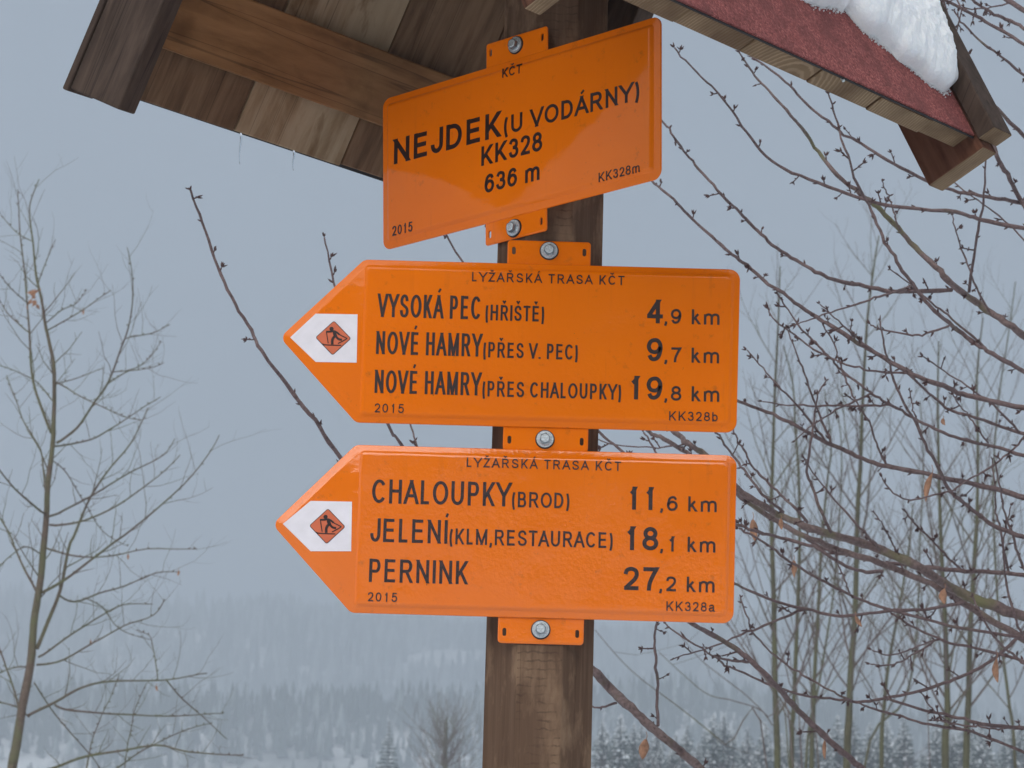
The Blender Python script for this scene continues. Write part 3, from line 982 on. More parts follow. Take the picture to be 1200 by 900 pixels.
LT = 0.155
mid_lines = [
 ('LYŽAŘSKÁ TRASA KČT', (553, 329.6), (732, 334.2), 10.8, .15, .10),
 ('VYSOKÁ PEC', (441.7, 371.2), (563.3, 374.5), 27.2, .130, 0),
 ('(HŘIŠTĚ)', (568.6, 375.2), (637.6, 377), 18.2, .148, .01),
 ('4', (757.3, 378.6), (777.7, 379.0), 27.6, .182, 0),
 (',9 km', (779, 379.2), (843.3, 380.8), 17.5, .168, .03),
 ('NOVÉ HAMRY', (440.3, 414.8), (565, 418), 26.8, .130, 0),
 ('(PŘES V. PEC)', (566, 418.6), (677, 421.8), 18.0, .148, .01),
 ('9', (757.5, 423.2), (776.6, 423.7), 27.4, .182, 0),
 (',7 km', (779, 424.2), (842.8, 425.8), 17.5, .168, .03),
 ('NOVÉ HAMRY', (438.6, 460.4), (564, 463.6), 27.0, .130, 0),
 ('(PŘES CHALOUPKY)', (565, 464.4), (727.8, 468.6), 18.2, .148, .01),
 ('19', (737.2, 467.8), (776.4, 468.8), 27.4, .182, 0),
 (',8 km', (779, 469.4), (843.0, 471), 17.5, .168, .03),
 ('2015', (438.6, 483.2), (473.2, 484.2), 10.6, .14, .08),
 ('KK328b', (784, 492.6), (841.2, 494), 10.8, .15, .06),
]
arrow_sign('upper orange arrow sign pointing left, first line VYSOKÁ PEC (HŘIŠTĚ) 4,9 km',
           [(328, 395.5), (417, 495.2), (863, 507.2), (867.5, 316), (427, 304.3)], (423, 400),
           [(340, 395.5), (370, 424.2), (418, 425), (419, 368.5), (370, 367.6)], ((390.6, 396.2), 21.4),
           mid_lines,
           [((594, 284.5, 692.5, 322), .001, .004, (643.5, 294)), ((589, 480, 690, 528), .0045, .001, (638.6, 515))],
           at(640, 507, FACE_Y).z, M['orange'], M['ink'], 'orange arrow signs of the ski trail')
low_lines = [
 ('LYŽAŘSKÁ TRASA KČT', (546.8, 547.2), (728, 552), 11.0, .15, .10),
 ('CHALOUPKY', (435.4, 589.4), (599, 593.7), 28.0, .140, 0),
 ('(BROD)', (599.6, 594.2), (667.2, 596), 18.2, .148, .01),
 ('11', (736, 597), (767.6, 597.8), 26.8, .182, 0),
 (',6 km', (774, 598.4), (840, 600.2), 17.6, .168, .03),
 ('JELENÍ', (433.4, 634.8), (523.6, 637.2), 27.6, .140, 0),
 ('(KLM,RESTAURACE)', (526.4, 637.6), (718, 642.4), 18.4, .148, .01),
 ('18', (732.5, 644.4), (771.4, 645.4), 27.8, .182, 0),
 (',1 km', (774, 645.8), (838.4, 647.6), 17.6, .168, .03),
 ('PERNINK', (432, 681.8), (547.6, 684.8), 27.2, .140, 0),
 ('27', (729.8, 691.4), (771.6, 692.4), 27.6, .182, 0),
 (',2 km', (773, 692.6), (837.4, 694.4), 17.6, .168, .03),
 ('2015', (430.6, 704.6), (465.4, 705.6), 10.8, .15, .08),
 ('KK328a', (780.8, 715.6), (837.6, 717.0), 11.0, .15, .06),
]
arrow_sign('lower orange arrow sign pointing left, first line CHALOUPKY (BROD) 11,6 km',
           [(319, 614.5), (411, 718.2), (859.5, 730.8), (863.5, 533.8), (417, 521.3)], (417, 620),
           [(331.5, 614), (364, 646), (411.5, 646), (412.5, 588), (364, 587)], ((383.6, 616.8), 21.4),
           low_lines,
           [((583, 700, 685, 753.5), .0045, .001, (633.6, 738))],
           at(640, 730, FACE_Y).z, M['orange_low'], M['ink_low'], 'orange arrow signs of the ski trail')

# place name sign, turned to the post's left front face
PHS, RHO = 0.85757, 0.03883
DS = Vector((cos(PHS), sin(PHS), 0)); ES = Vector((sin(PHS), -cos(PHS), 0))
ZT, ZB = 2.93463, 2.73857
def place_sign():
    W = 0.0085
    zc = (ZT + ZB) / 2
    p0 = Vector((PX, Y0, zc)) - DS * (AP + 0.002)
    root = empty('place_name_sign', p0)
    ux = (ES * cos(RHO) + Vector((0, 0, 1)) * sin(RHO)); uz = (Vector((0, 0, 1)) * cos(RHO) - ES * sin(RHO))
    R = Matrix((ux, DS, uz)).transposed()
    root.rotation_euler = R.to_euler()
    tag(root, 'orange rectangular place name sign reading NEJDEK (U VODÁRNY), mounted askew above the arrow signs', 'sign')
    def uv(px, py, w=W):
        P = on_plane(px, py, p0 - DS * w, DS) - p0
        return P.dot(ux), P.dot(uz)
    cs = [Vector(uv(*p, 0.004)) for p in ((448.5, 293.5), (774, 208.5), (774, 17.5), (448, 116.5))]
    mb = MB()
    pressed(mb, cs, [0.012] * 4, [(0.0, 0.0015), (0.0, 0.0027), (0.0006, 0.0035), (0.0020, 0.0038), (0.0090, 0.0050), (0.0108, 0.0066), (0.0128, 0.0080), (0.0145, 0.0085)], back=True)
    mb.build('panel', M['orange_top'], root, smooth=24)
    L = [('KČT', (588.7, 91.5), (611.7, 85.2), 10.8, .15, .02),
         ('NEJDEK', (461.5, 192.8), (585.8, 160.0), 29.4, .19, 0),
         ('(U VODÁRNY)', (590.5, 158.6), (749.3, 116.4), 21.9, .175, .01),
         ('KK328', (564, 194.8), (635.5, 176.2), 22.8, .18, 0),
         ('636 m', (567.7, 226.8), (632.3, 210.6), 21.8, .18, 0),
         ('2015', (459.6, 276.8), (483.4, 270.8), 11.4, .15, .04),
         ('KK328m', (701.7, 213.6), (749.6, 201.4), 10.8, .14, .05)]
    for s, a, b, cap, wt, tr in L:
        text(root, 'text_line', s, a, b, cap, wt, uv, W, M['ink'], tr)
    for q, rb, rt, bp, mid in (((571, 642.5, 33, 60), .001, .0035, (604.7, 53), 'top'), ((570, 641.5, 250, 280), .0035, .001, (602.7, 267.5), 'bot')):
        a = uv(q[0], (50 if mid == 'top' else 289), 0); b = uv(q[1], (34.5 if mid == 'top' else 270), 0)
        bu, bv = uv(bp[0], bp[1], 0.002)
        if mid == 'top': v0, v1 = bv - 0.028, bv + 0.0128
        else: v0, v1 = bv - 0.0128, bv + 0.028
        bracket(root, (a[0], b[0], v0, v1, rb, rt), 0.0, m=M['orange_top'], boltpx=bp, to_uv=lambda px, py: uv(px, py, 0.0025))
place_sign()

# ------------------------------------------------------------------ near cherry trees
def pxr(w, Y): return w * 0.46 / F_PX * Y
RND = random.Random(21)
def add_buds(mb, P, R, gap, size, rnd, tip=True):
    """short spurs carrying clusters of pointed buds, on alternating sides of a branch"""
    acc = rnd.uniform(0.2, 1) * gap
    side = rnd.random() * 6.28
    def bud(c, d, L, r):
        d = d.normalized()
        tube(mb, [c, c + d * L * .3, c + d * L * .65, c + d * L], [r * .7, r * 1.35, r * 1.0, r * .1], 5, 0, cap=False)
    def cluster(c, d, nb, s):
        for k in range(nb):
            dd = d + Vector((rnd.uniform(-1, 1), rnd.uniform(-1, 1), rnd.uniform(-1, 1))) * .85
            bud(c + dd * s * .1, dd, s * rnd.uniform(.75, 1.35), s * rnd.uniform(.13, .17))
    for i in range(1, len(P)):
        seg = (P[i] - P[i - 1]); L = seg.length
        while acc < L:
            c = P[i - 1] + seg * (acc / L)
            t = seg.normalized()
            side += 2.4 + rnd.uniform(-.5, .5)
            u = t.cross(Vector((0, 1, 0))).normalized()
            w = t.cross(u)
            d = (u * cos(side) * 1.3 + w * sin(side) * .7 - t * .35).normalized()
            r = R[i]
            kind = rnd.random()
            s = size * rnd.uniform(.75, 1.25)
            if kind < .38:
                bud(c + d * r * .6, d - t * .8, s * 1.2, s * .17)
            else:
                st = s * rnd.uniform(.2, .8) if kind < .88 else s * rnd.uniform(1.2, 2.6)
                e = c + d * (r + st) - t * st * .35
                tube(mb, [c, (c + e) / 2 + t * s * .1, e], [s * .20, s * .15, s * .15], 5, 0, .15)
                cluster(e, d - t * .4, rnd.randint(3, 7), s)
                if kind >= .88: cluster((c + e) / 2, d, 2, s * .7)
            acc += gap * rnd.choice((.35, .6, .9, 1.0, 1.3, 1.9, 2.6)) * rnd.uniform(.8, 1.2)
        acc -= L
    if tip:
        t = (P[0] - P[1]).normalized()
        cluster(P[0], t * 1.6, 3, size)

def cherry_branch(root, pts, w0, w1, Y0b, Y1b=None, mat_=None, gap=0.034, bud=0.0071, extend=None, step=5, tip=True, leafs=()):
    Y1b = Y1b or Y0b
    n = len(pts)
    seg = [0]
    for a, b in zip(pts, pts[1:]): seg.append(seg[-1] + sqrt((a[0] - b[0]) ** 2 + (a[1] - b[1]) ** 2))
    P, R = [], []
    for (x, y), s in zip(pts, seg):
        t = s / seg[-1]
        Y = Y0b + (Y1b - Y0b) * t + 0.03 * sin(6 * t + x)
        P.append(at(x, y, Y)); R.append(pxr(w0 + (w1 - w0) * t ** 0.85, Y))
    vis = P[-1].copy()
    P, R = smooth_path(P, R, step)
    # knobbly growth
    kr = random.Random(int(pts[0][0] * 13 + pts[-1][1]))
    for i in range(2, len(P) - 2, 3):
        P[i] = P[i] + Vector((kr.gauss(0, 1), 0, kr.gauss(0, 1))) * 0.0011
    for i in range(1, len(P) - 1):
        P[i] = P[i] + Vector((noise.noise(P[i] * 30), 0.3 * noise.noise(P[i] * 31), noise.noise(P[i] * 29))) * 0.0018
        R[i] *= 1 + 0.22 * noise.noise(P[i] * 55)
    bp, br = list(P), list(R)
    if extend is not None:
        e = Vector(extend)
        d = (P[-1] - P[-3]).normalized()
        L = (e - P[-1]).length
        a = P[-1]; c1 = a + d * L * .45; c2 = e + Vector((-.05, 0, .25)) * L
        for k in range(1, 9):
            t = k / 8
            P.append(a * (1 - t) ** 3 + c1 * 3 * t * (1 - t) ** 2 + c2 * 3 * t * t * (1 - t) + e * t ** 3)
            R.append(R[-1] * 1.06)
    mb = MB()
    tube(mb, P, R, 7, 0, 0.05)
    br_o = mb.build('branch', mat_ or M['bark'], root, smooth=180)
    mb = MB()
    add_buds(mb, bp, br, gap, bud, RND, tip)
    if mb.v:
        b = mb.build('buds', M['bud'], br_o); b['kind'] = 'stuff'
    return br_o

TX, TY = 1.22, 5.6
def ext(h): return (TX + 0.0, TY, h)
cherry = empty('cherry_tree', (0, 0, 0))
tag(cherry, 'near bare cherry tree reaching in from the right edge with budded plum brown branches', 'tree')
mb = MB()
tp = [Vector((TX, TY, z)) + Vector((0.04 * sin(z * 2), 0.03 * cos(z * 1.7), 0)) for z in [i * .25 for i in range(-1, 17)]]
tube(mb, tp, [0.055 - 0.0026 * i for i in range(18)], 12, 0, 0.06)
mb.build('trunk', M['bark_lichen'], cherry, smooth=180)
CB = [
 ([(790.5,56),(815,84),(846.5,115.5),(874.5,154),(904,189),(948,210),(1004,231),(1046,241.5),(1119.5,248.5),(1147.5,257),(1204,268)], 2.2,6, 5.0,5.3, 2.6),
 ([(866,61),(881.5,84),(901,107),(927,135),(955,171.5),(976,199.5),(1007.5,227.5),(1024,238),(1046.7,262),(1073,289),(1100,318),(1118,335.5),(1140,351),(1158,364.4),(1180,379),(1204,397)], 2.2,10, 5.1,5.5, 2.2),
 ([(881,66.5),(920,94.5),(944.5,121),(976,147),(1011,170),(1039,187),(1077.5,208),(1104.4,219),(1135.5,226.7),(1162,232),(1195.5,238),(1206,242)], 2.8,5.5, 5.4,5.6, 2.65),
 ([(970.8,110),(981,143.5),(990,175),(1004,213.5),(1018,241.5),(1034,276.5),(1051,306.7),(1069,333),(1082,349),(1100,369),(1128,392),(1148,407),(1168,418),(1204,438)], 2.2,6.5, 4.9,5.1, 2.1),
 ([(752,105),(774.5,140),(789,160),(804.5,180),(822,202),(844.5,226.7),(866.7,249),(884.5,266.7),(904.5,286.7),(933,304.5),(955.5,318),(980,328),(1013,335.5),(1049,342),(1075.5,341),(1115.5,339.5)], 2.2,6.2, 5.0,5.42, None),
 ([(742,188),(766.7,214),(789,233),(811,256.7),(840,282),(858,298),(880,315.5),(902,333),(926.7,351),(949,366.7),(970,380),(1000,398),(1030,415),(1068,438),(1100,450),(1128,461),(1160,470),(1204,479)], 2.8,7.5, 5.2,5.3, 1.9),
 ([(900,360),(909,375.5),(936,396),(956,411),(968,417),(988,426),(1012,433),(1040,436.5),(1062,437)], 2,3.2, 5.1,5.24, None),
 ([(911,344.5),(924.5,364.5),(938,384.5),(950,396),(966,413),(980,428),(992,438),(1008,452),(1026,464),(1046,476),(1072,491),(1100,505),(1132,516),(1164,523),(1204,535)], 2,5, 5.3,5.4, 1.9),
 ([(965,381),(975,398),(981,412),(986,430),(993,448),(1006,474),(1020,498),(1026,518),(1038,543)], 2,3, 5.2,5.32, None),
 ([(840,458),(866,471),(900,483),(932,498),(962,515),(998,531),(1030,545),(1056,549),(1100,559),(1140,567),(1170,574),(1204,584)], 3.6,7.6, 5.3,5.4, 1.75),
 ([(968,446),(960,462),(954,488),(950,516),(946,552),(952,572),(962,598),(974,624)], 2,4.6, 5.2,5.3, None),
 ([(1031,376),(1035,398),(1042,424),(1048,446),(1058,470),(1072,492),(1082,514),(1100,549),(1114,576),(1140,597),(1164,616),(1204,631)], 2.2,6, 5.0,5.4, 1.75),
 ([(1020,380),(1032,385),(1062,391.6),(1086,390),(1112,382)], 2,3.2, 4.95,5.0, None),
 ([(1056,432),(1071,444),(1092,464),(1112,479),(1140,488),(1172,500),(1204,509)], 3,4.5, 5.3,5.45, 1.85),
 ([(1117,463),(1132,485),(1144,500),(1158,519)], 1.8,2.4, 5.35,5.38, None),
 ([(1034,560),(1048,578),(1068,586),(1094,580),(1116,573),(1140,559),(1160,548),(1176,536),(1190,524),(1204,506)], 2,3, 5.1,5.3, 1.9),
 ([(750,468),(793,508),(807,520),(825,532),(845,553),(865,573),(890,590),(916,605),(950,619),(980,629),(1010,636),(1046,650),(1076,664),(1104,682),(1128,696),(1160,708),(1206,724)], 6,14, 5.3,5.5, 1.5),
 ([(700,440),(740,488),(761,506),(778.7,515),(804,531),(840,558),(875,587),(910,610),(950,632),(990,646),(1020,656),(1060,671),(1100,689),(1140,714),(1204,752)], 4.5,9.5, 5.4,5.55, 1.4),
 ([(930,622),(962,641),(1000,651),(1046,660),(1080,664),(1124,668),(1160,671),(1206,675)], 4,6.6, 5.55,5.6, 1.6),
 ([(846,606),(864,614),(890,624),(910,629),(940,637),(962,644),(980,658),(1010,670),(1034,670)], 4.4,4.6, 5.2,5.3, None),
 ([(866,619),(890,632),(920,654),(950,673),(980,689),(1010,704),(1040,713),(1113,733),(1204,748)], 3,4.6, 5.15,5.3, 1.45),
 ([(840,676),(863,686),(910,705),(960,718),(993,722),(1037,717),(1093,713),(1130,706)], 3.4,4.6, 5.25,5.45, None),
 ([(1047,720),(1073,737),(1113,753),(1160,763),(1204,776)], 2.6,4.2, 5.3,5.35, 1.4),
 ([(735,668),(780,706),(813,732),(842,748),(871,766),(900,793),(928.6,825),(957.5,854),(982,876),(1007,898),(1026,918)], 5,9, 5.0,5.3, 0.9),
 ([(780,731),(802,748),(834,768),(856,782),(898,801),(920,808),(944,816),(972,818),(1004,823),(1040,818),(1076,810),(1106,800),(1136,789),(1164,772),(1192,748),(1206,738)], 2,5, 5.2,5.5, 1.45),
 ([(836,770),(853,774),(877,776)], 2.6,3.6, 4.98,5.06, None),
 ([(868,700),(876,726),(886,746),(910,770),(934,788),(960,802),(980,813),(1002,823)], 2,3, 5.3,5.35, None),
 ([(1040,818),(1046,821),(1076,830),(1116,840),(1150,848),(1190,853),(1206,854)], 3,5.6, 5.3,5.4, 1.2),
 ([(1002,823),(1020,829),(1050,838),(1090,849),(1132,856),(1160,866),(1206,884)], 2.6,4.6, 5.35,5.45, 1.1),
 ([(1020,778),(1032,780),(1050,778),(1066,769),(1084,758),(1100,749)], 1.8,2.6, 5.3,5.32, None),
 ([(1022,762),(1040,768),(1062,762),(1080,756),(1096,750)], 1.6,2.2, 5.3,5.32, None),
 ([(1140,700),(1152,724),(1168,750),(1190,770),(1206,780)], 2.4,3.4, 5.2,5.25, 1.4),
 ([(1060,598),(1074,616),(1092,634),(1110,652),(1126,667)], 2.2,3.2, 5.45,5.58, None),
 ([(1167,544),(1172,574),(1180,608),(1188,630),(1196,658),(1204,676)], 2,4.2, 5.2,5.4, 1.5),
 ([(858,500),(866,518),(878,540),(890,556),(910,575),(930,594),(946,612)], 2,4.2, 5.25,5.3, None),
 ([(840,508),(850,521.7),(866,542),(880,562),(898,584),(918,600)], 2.6,4.2, 5.35,5.35, None),
 ([(1104,-6),(1111,18),(1121,42),(1128,69),(1142,110),(1164,169),(1169,184),(1180,204),(1195.5,233),(1204,247)], 3.6,6.4, 5.3,5.6, 2.6),
 ([(1090,-14),(1111,1),(1142,18),(1173,35.6),(1206,56)], 3.8,5.2, 5.2,5.3, 2.9),
 ([(1112,-16),(1138,0),(1160,13),(1184,24.5),(1206,38)], 3.6,5, 5.4,5.5, 2.95),
 ([(1118,12),(1127,24.5),(1142,42),(1164,60),(1206,92)], 2.4,4.2, 5.0,5.2, 2.85),
 ([(1131,10),(1155.6,9),(1184,3)], 1.8,2.4, 5.3,5.4, None),
 ([(1165,-10),(1180,0),(1206,16)], 6.5,7.5, 5.3,5.3, 3.0),
 ([(1120,70),(1140,94),(1155,111),(1169,127),(1206,165)], 3.4,5.6, 5.35,5.5, 2.7),
 ([(1154.4,165),(1155.6,180),(1152,238),(1144.4,278),(1135.6,342)], 2.2,4.4, 5.2,5.48, None),
 ([(1100,196),(1113,209),(1140,231),(1171,253),(1204,286)], 1.8,2.4, 5.6,5.6, 2.5),
 ([(1120,40),(1126,12),(1116,-8)], 2,2.4, 5.2,5.2, None),
 ([(754,506.6),(769,530),(800,566),(845,600)], 2.4,3.4, 5.1,5.2, None),
 ([(699.5,514.5),(721.7,521),(766,524),(785,523),(807,519)], 1.6,2.2, 5.35,5.32, None),
 ([(518,268),(541,305),(600,385),(650,448),(701,505),(731,530),(780,566),(830,598),(866,612)], 2.4,4.2, 5.0,5.2, None),
]
for pts, a, b, y0, y1, e in CB:
    big = b > 8
    cherry_branch(cherry, pts, a, b, y0, y1, M['bark_lichen'] if b > 9 else M['bark'], gap=0.031 if not big else 0.045,
                  extend=ext(e) if e else None, tip=(a < 3.3))

# finer side branches growing up and to the left out of the main limbs
rt = random.Random(77)
limbs = [c for c in CB if c[2] >= 4.4 and c[0][-1][0] > 1120 and c[0][-1][1] > 380]
for k in range(20):
    pts, a, b, y0, y1, e = limbs[k % len(limbs)]
    i = rt.randint(max(1, len(pts) // 3), len(pts) - 1)
    f = rt.random()
    ox = pts[i - 1][0] * (1 - f) + pts[i][0] * f; oy = pts[i - 1][1] * (1 - f) + pts[i][1] * f
    Yo = y0 + (y1 - y0) * (i - 1 + f) / (len(pts) - 1)
    ang = rt.uniform(.35, 1.35) if rt.random() < .75 else rt.uniform(-.5, .2)
    L = rt.uniform(50, 170); q = [(ox, oy)]
    bend = rt.uniform(-.08, .14)
    for s_ in range(5):
        q.append((q[-1][0] - cos(ang) * L / 5, q[-1][1] - sin(ang) * L / 5)); ang += bend + rt.uniform(-.08, .08)
    if any(x < 872 and y < 745 for x, y in q): continue
    cherry_branch(cherry, list(reversed(q)), 1.6, 1.8 + L / 80, Yo - .1, Yo, None, gap=0.03, bud=0.0064)

# withered leaves still hanging on it
def leaf(root, px, py, L, W, Y, ang, curl=0.5, seed=0):
    rr = random.Random(seed)
    top = at(px, py, Y)
    mb = MB(); n = 7; vs = []
    asym = rr.uniform(.45, 1.3); tw = rr.uniform(-.9, .9)
    for i in range(n + 1):
        t = i / n
        w = W * (sin(pi * min(t * 0.95 + .03, 1)) ** 0.75) * (0.65 + .35 * (1 - t))
        c = Vector((sin(ang) * L * t, 0.2 * L * sin(t * 3), -cos(ang) * L * t))
        for s in (-1, -.5, 0, .5, 1):
            off = Vector((cos(ang) * w * s * (asym if s > 0 else 2 - asym) * cos(curl * abs(s) + tw * t), w * abs(s) * sin(curl) * 1.2 + rr.uniform(-.08, .08) * W, sin(ang) * w * s))
            vs.append(c + off + Vector((rr.uniform(-.05, .05), 0, rr.uniform(-.05, .05))) * W)
    fs = [(i * 5 + j, i * 5 + j + 1, (i + 1) * 5 + j + 1, (i + 1) * 5 + j) for i in range(n) for j in range(4)]
    mb.add([v + top for v in vs], fs)
    tube(mb, [top + Vector((0, 0, L * .35)), top + Vector((0.002, 0, L * .15)), top], [0.0005, 0.0005, 0.0007], 4)
    o = mb.build('withered_leaf', M['leaf'], root, smooth=180)
    s = o.modifiers.new('thickness', 'SOLIDIFY'); s.thickness = 0.0005
    return o
for k, (px, py, L, W, ang) in enumerate(((882, 609, 26, 7.5, .12), (1092, 556, 34, 6, -.22), (930, 657, 20, 6, .05), (1107, 690, 18, 6.5, 0),
        (1168, 772, 28, 4.6, .05), (915, 608, 13, 4, .1), (1002, 722, 15, 3.6, .6), (967, 866, 24, 2.6, 0), (1105, 490, 9, 4, .3))):
    s = 5.3 / F_PX
    leaf(cherry, px, py, L * s, W * s, 5.28, ang, .5, k)

cherry2 = empty('cherry_tree', (0, 0, 0))
tag(cherry2, 'second cherry tree, mostly hidden by the signs, one long twig rising at their left', 'tree')
CB2 = [
 ([(223,222),(234,252),(252,304),(272,348),(294,388),(310,416),(340,456),(368,492),(400,538),(460,610),(530,680),(590,728),(640,760)], 3,8, 4.9,5.2, None),
 ([(380,278),(392,332),(418,410),(456,500),(470,521),(530,620),(590,700),(640,750)], 2.2,6, 5.0,5.2, None),
 ([(470,440),(482,500),(488,522),(512,590),(560,680),(620,748)], 1.8,4.5, 5.3,5.22, None),
 ([(626,752),(662,764),(695,786),(716,808),(738,828),(760,848),(780,866),(802,884),(822,902),(850,930)], 15,10, 5.2,5.0, None),
 ([(770,730),(767,746),(769,776),(770.5,810),(771,850)], 3,4.6, 5.08,5.1, None),
 ([(693,828),(706,829),(722,824)], 2.4,3.4, 5.1,5.16, None),
]
for pts, a, b, y0, y1, e in CB2:
    cherry_branch(cherry2, pts, a, b, y0, y1, M['bark_lichen'] if a > 10 else M['bark'], gap=0.04, tip=(a < 4))
mb = MB()
j0 = at(632, 756, 5.2)
tube(mb, *smooth_path([Vector((j0.x - .02, 5.25, -.2)), Vector((j0.x + .03, 5.22, .8)), Vector((j0.x - .02, 5.2, 1.5)), Vector((j0.x + .01, 5.2, 2.0)), j0], [.035, .026, .02, .016, .011], 5), 10, 0, .05)
mb.build('trunk', M['bark_lichen'], cherry2, smooth=180)
leaf(cherry2, 757, 866, 24 * 5.1 / F_PX, 8 * 5.1 / F_PX, 5.06, -.15, .5, 33)

# ------------------------------------------------------------------ bare tree at the left, about 12 m away
def side_twigs(mb, P, R, gap, L, rnd, n=4, up=0.5, sub=True):
    acc = gap * rnd.random(); k = rnd.random() * 6
    for i in range(1, len(P)):
        seg = P[i] - P[i - 1]; ln = seg.length
        while acc < ln:
            c = P[i - 1] + seg * (acc / ln); t = seg.normalized()
            k += 2.5
            u = t.orthogonal().normalized(); w = t.cross(u)
            d = (t * .8 + (u * cos(k) + w * sin(k)) * 1.0 + Vector((0, 0, up))).normalized()
            l = L * rnd.uniform(.4, 1.2)
            q = [c]
            for s in range(4):
                d = (d + Vector((rnd.uniform(-.25, .25), rnd.uniform(-.25, .25), rnd.uniform(-.1, .3)))).normalized()
                q.append(q[-1] + d * l / 4)
            r = min(R[i] * .6, l * .012 + .0006)
            tube(mb, q, [r, r * .85, r * .7, r * .55, r * .35], 4, 0, cap=False)
            if sub and l > L * .6: side_twigs(mb, q[1:], [r * .7] * 5, l * .3, l * .4, rnd, 4, up, False)
            acc += gap * rnd.uniform(.5, 1.5)
        acc -= ln
def knots(mb, P, size, gap, rnd):
    acc = gap
    for i in range(1, len(P)):
        seg = P[i] - P[i - 1]; ln = seg.length
        while acc < ln:
            c = P[i - 1] + seg * (acc / ln)
            d = Vector((rnd.uniform(-1, 1), rnd.uniform(-.3, .3), rnd.uniform(-.2, 1))).normalized()
            tube(mb, [c, c + d * size * .5, c + d * size], [size * .28, size * .3, size * .08], 4, 0, cap=False)
            acc += gap * rnd.uniform(.5, 1.5)
        acc -= ln
LY = 12.0
left = empty('bare_tree', (at(14, 899, LY).x, LY, 0))
tag(left, 'tall bare young tree at the left edge, forked trunk with long rising twigs', 'tree')
def lt_part(name, pts, w0, w1, dy=0.0, twigs=True, mat_=None):
    seg = [0]
    for a, b in zip(pts, pts[1:]): seg.append(seg[-1] + sqrt((a[0] - b[0]) ** 2 + (a[1] - b[1]) ** 2))
    P, R = [], []
    for (x, y), s in zip(pts, seg):
        t = s / seg[-1]; Y = LY + dy * t
        P.append(at(x, y, Y)); R.append(pxr(w0 + (w1 - w0) * t, Y))
    P, R = smooth_path(P, R, 4)
    for i in range(1, len(P) - 1):
        P[i] = P[i] + Vector((noise.noise(P[i] * 6), 0, noise.noise(P[i] * 6.3))) * 0.005
    mb = MB()
    tube(mb, P, R, 7 if w0 > 5 else 5, 0, .06)
    rnd = random.Random(int(pts[0][0] * 7 + pts[-1][1]))
    if twigs:
        side_twigs(mb, P[len(P) // 6:], [q * .75 for q in R[len(P) // 6:]], .075, .19, rnd, up=.35)
        knots(mb, P, .009, .055, rnd)
    o = mb.build(name, mat_ or M['bark_left'], left, smooth=180)
    o.matrix_parent_inverse = Matrix.Translation(-left.location)
    return o
g0 = at(14.5, 899, LY)
mb = MB()
tube(mb, *smooth_path([Vector((g0.x - .22, LY, ground_z(g0.x, LY) - .2)), Vector((g0.x - .12, LY, 1.2)), g0 + Vector((0, 0, .01))], [.034, .027, pxr(13, LY)], 5), 9, 0, .05)
o = mb.build('trunk_base', M['bark_left'], left, smooth=180); o.matrix_parent_inverse = Matrix.Translation(-left.location)
lt_part('trunk', [(14.5,899),(24.6,842),(34.7,779),(40.5,732),(46,686),(52,634),(56,582),(61,524.5),(62.5,504),(63.6,438),(58,403),(54,380),(49,350),(43,322),(39,284),(35,254),(36,236),(46,210)], 13, 1.2)
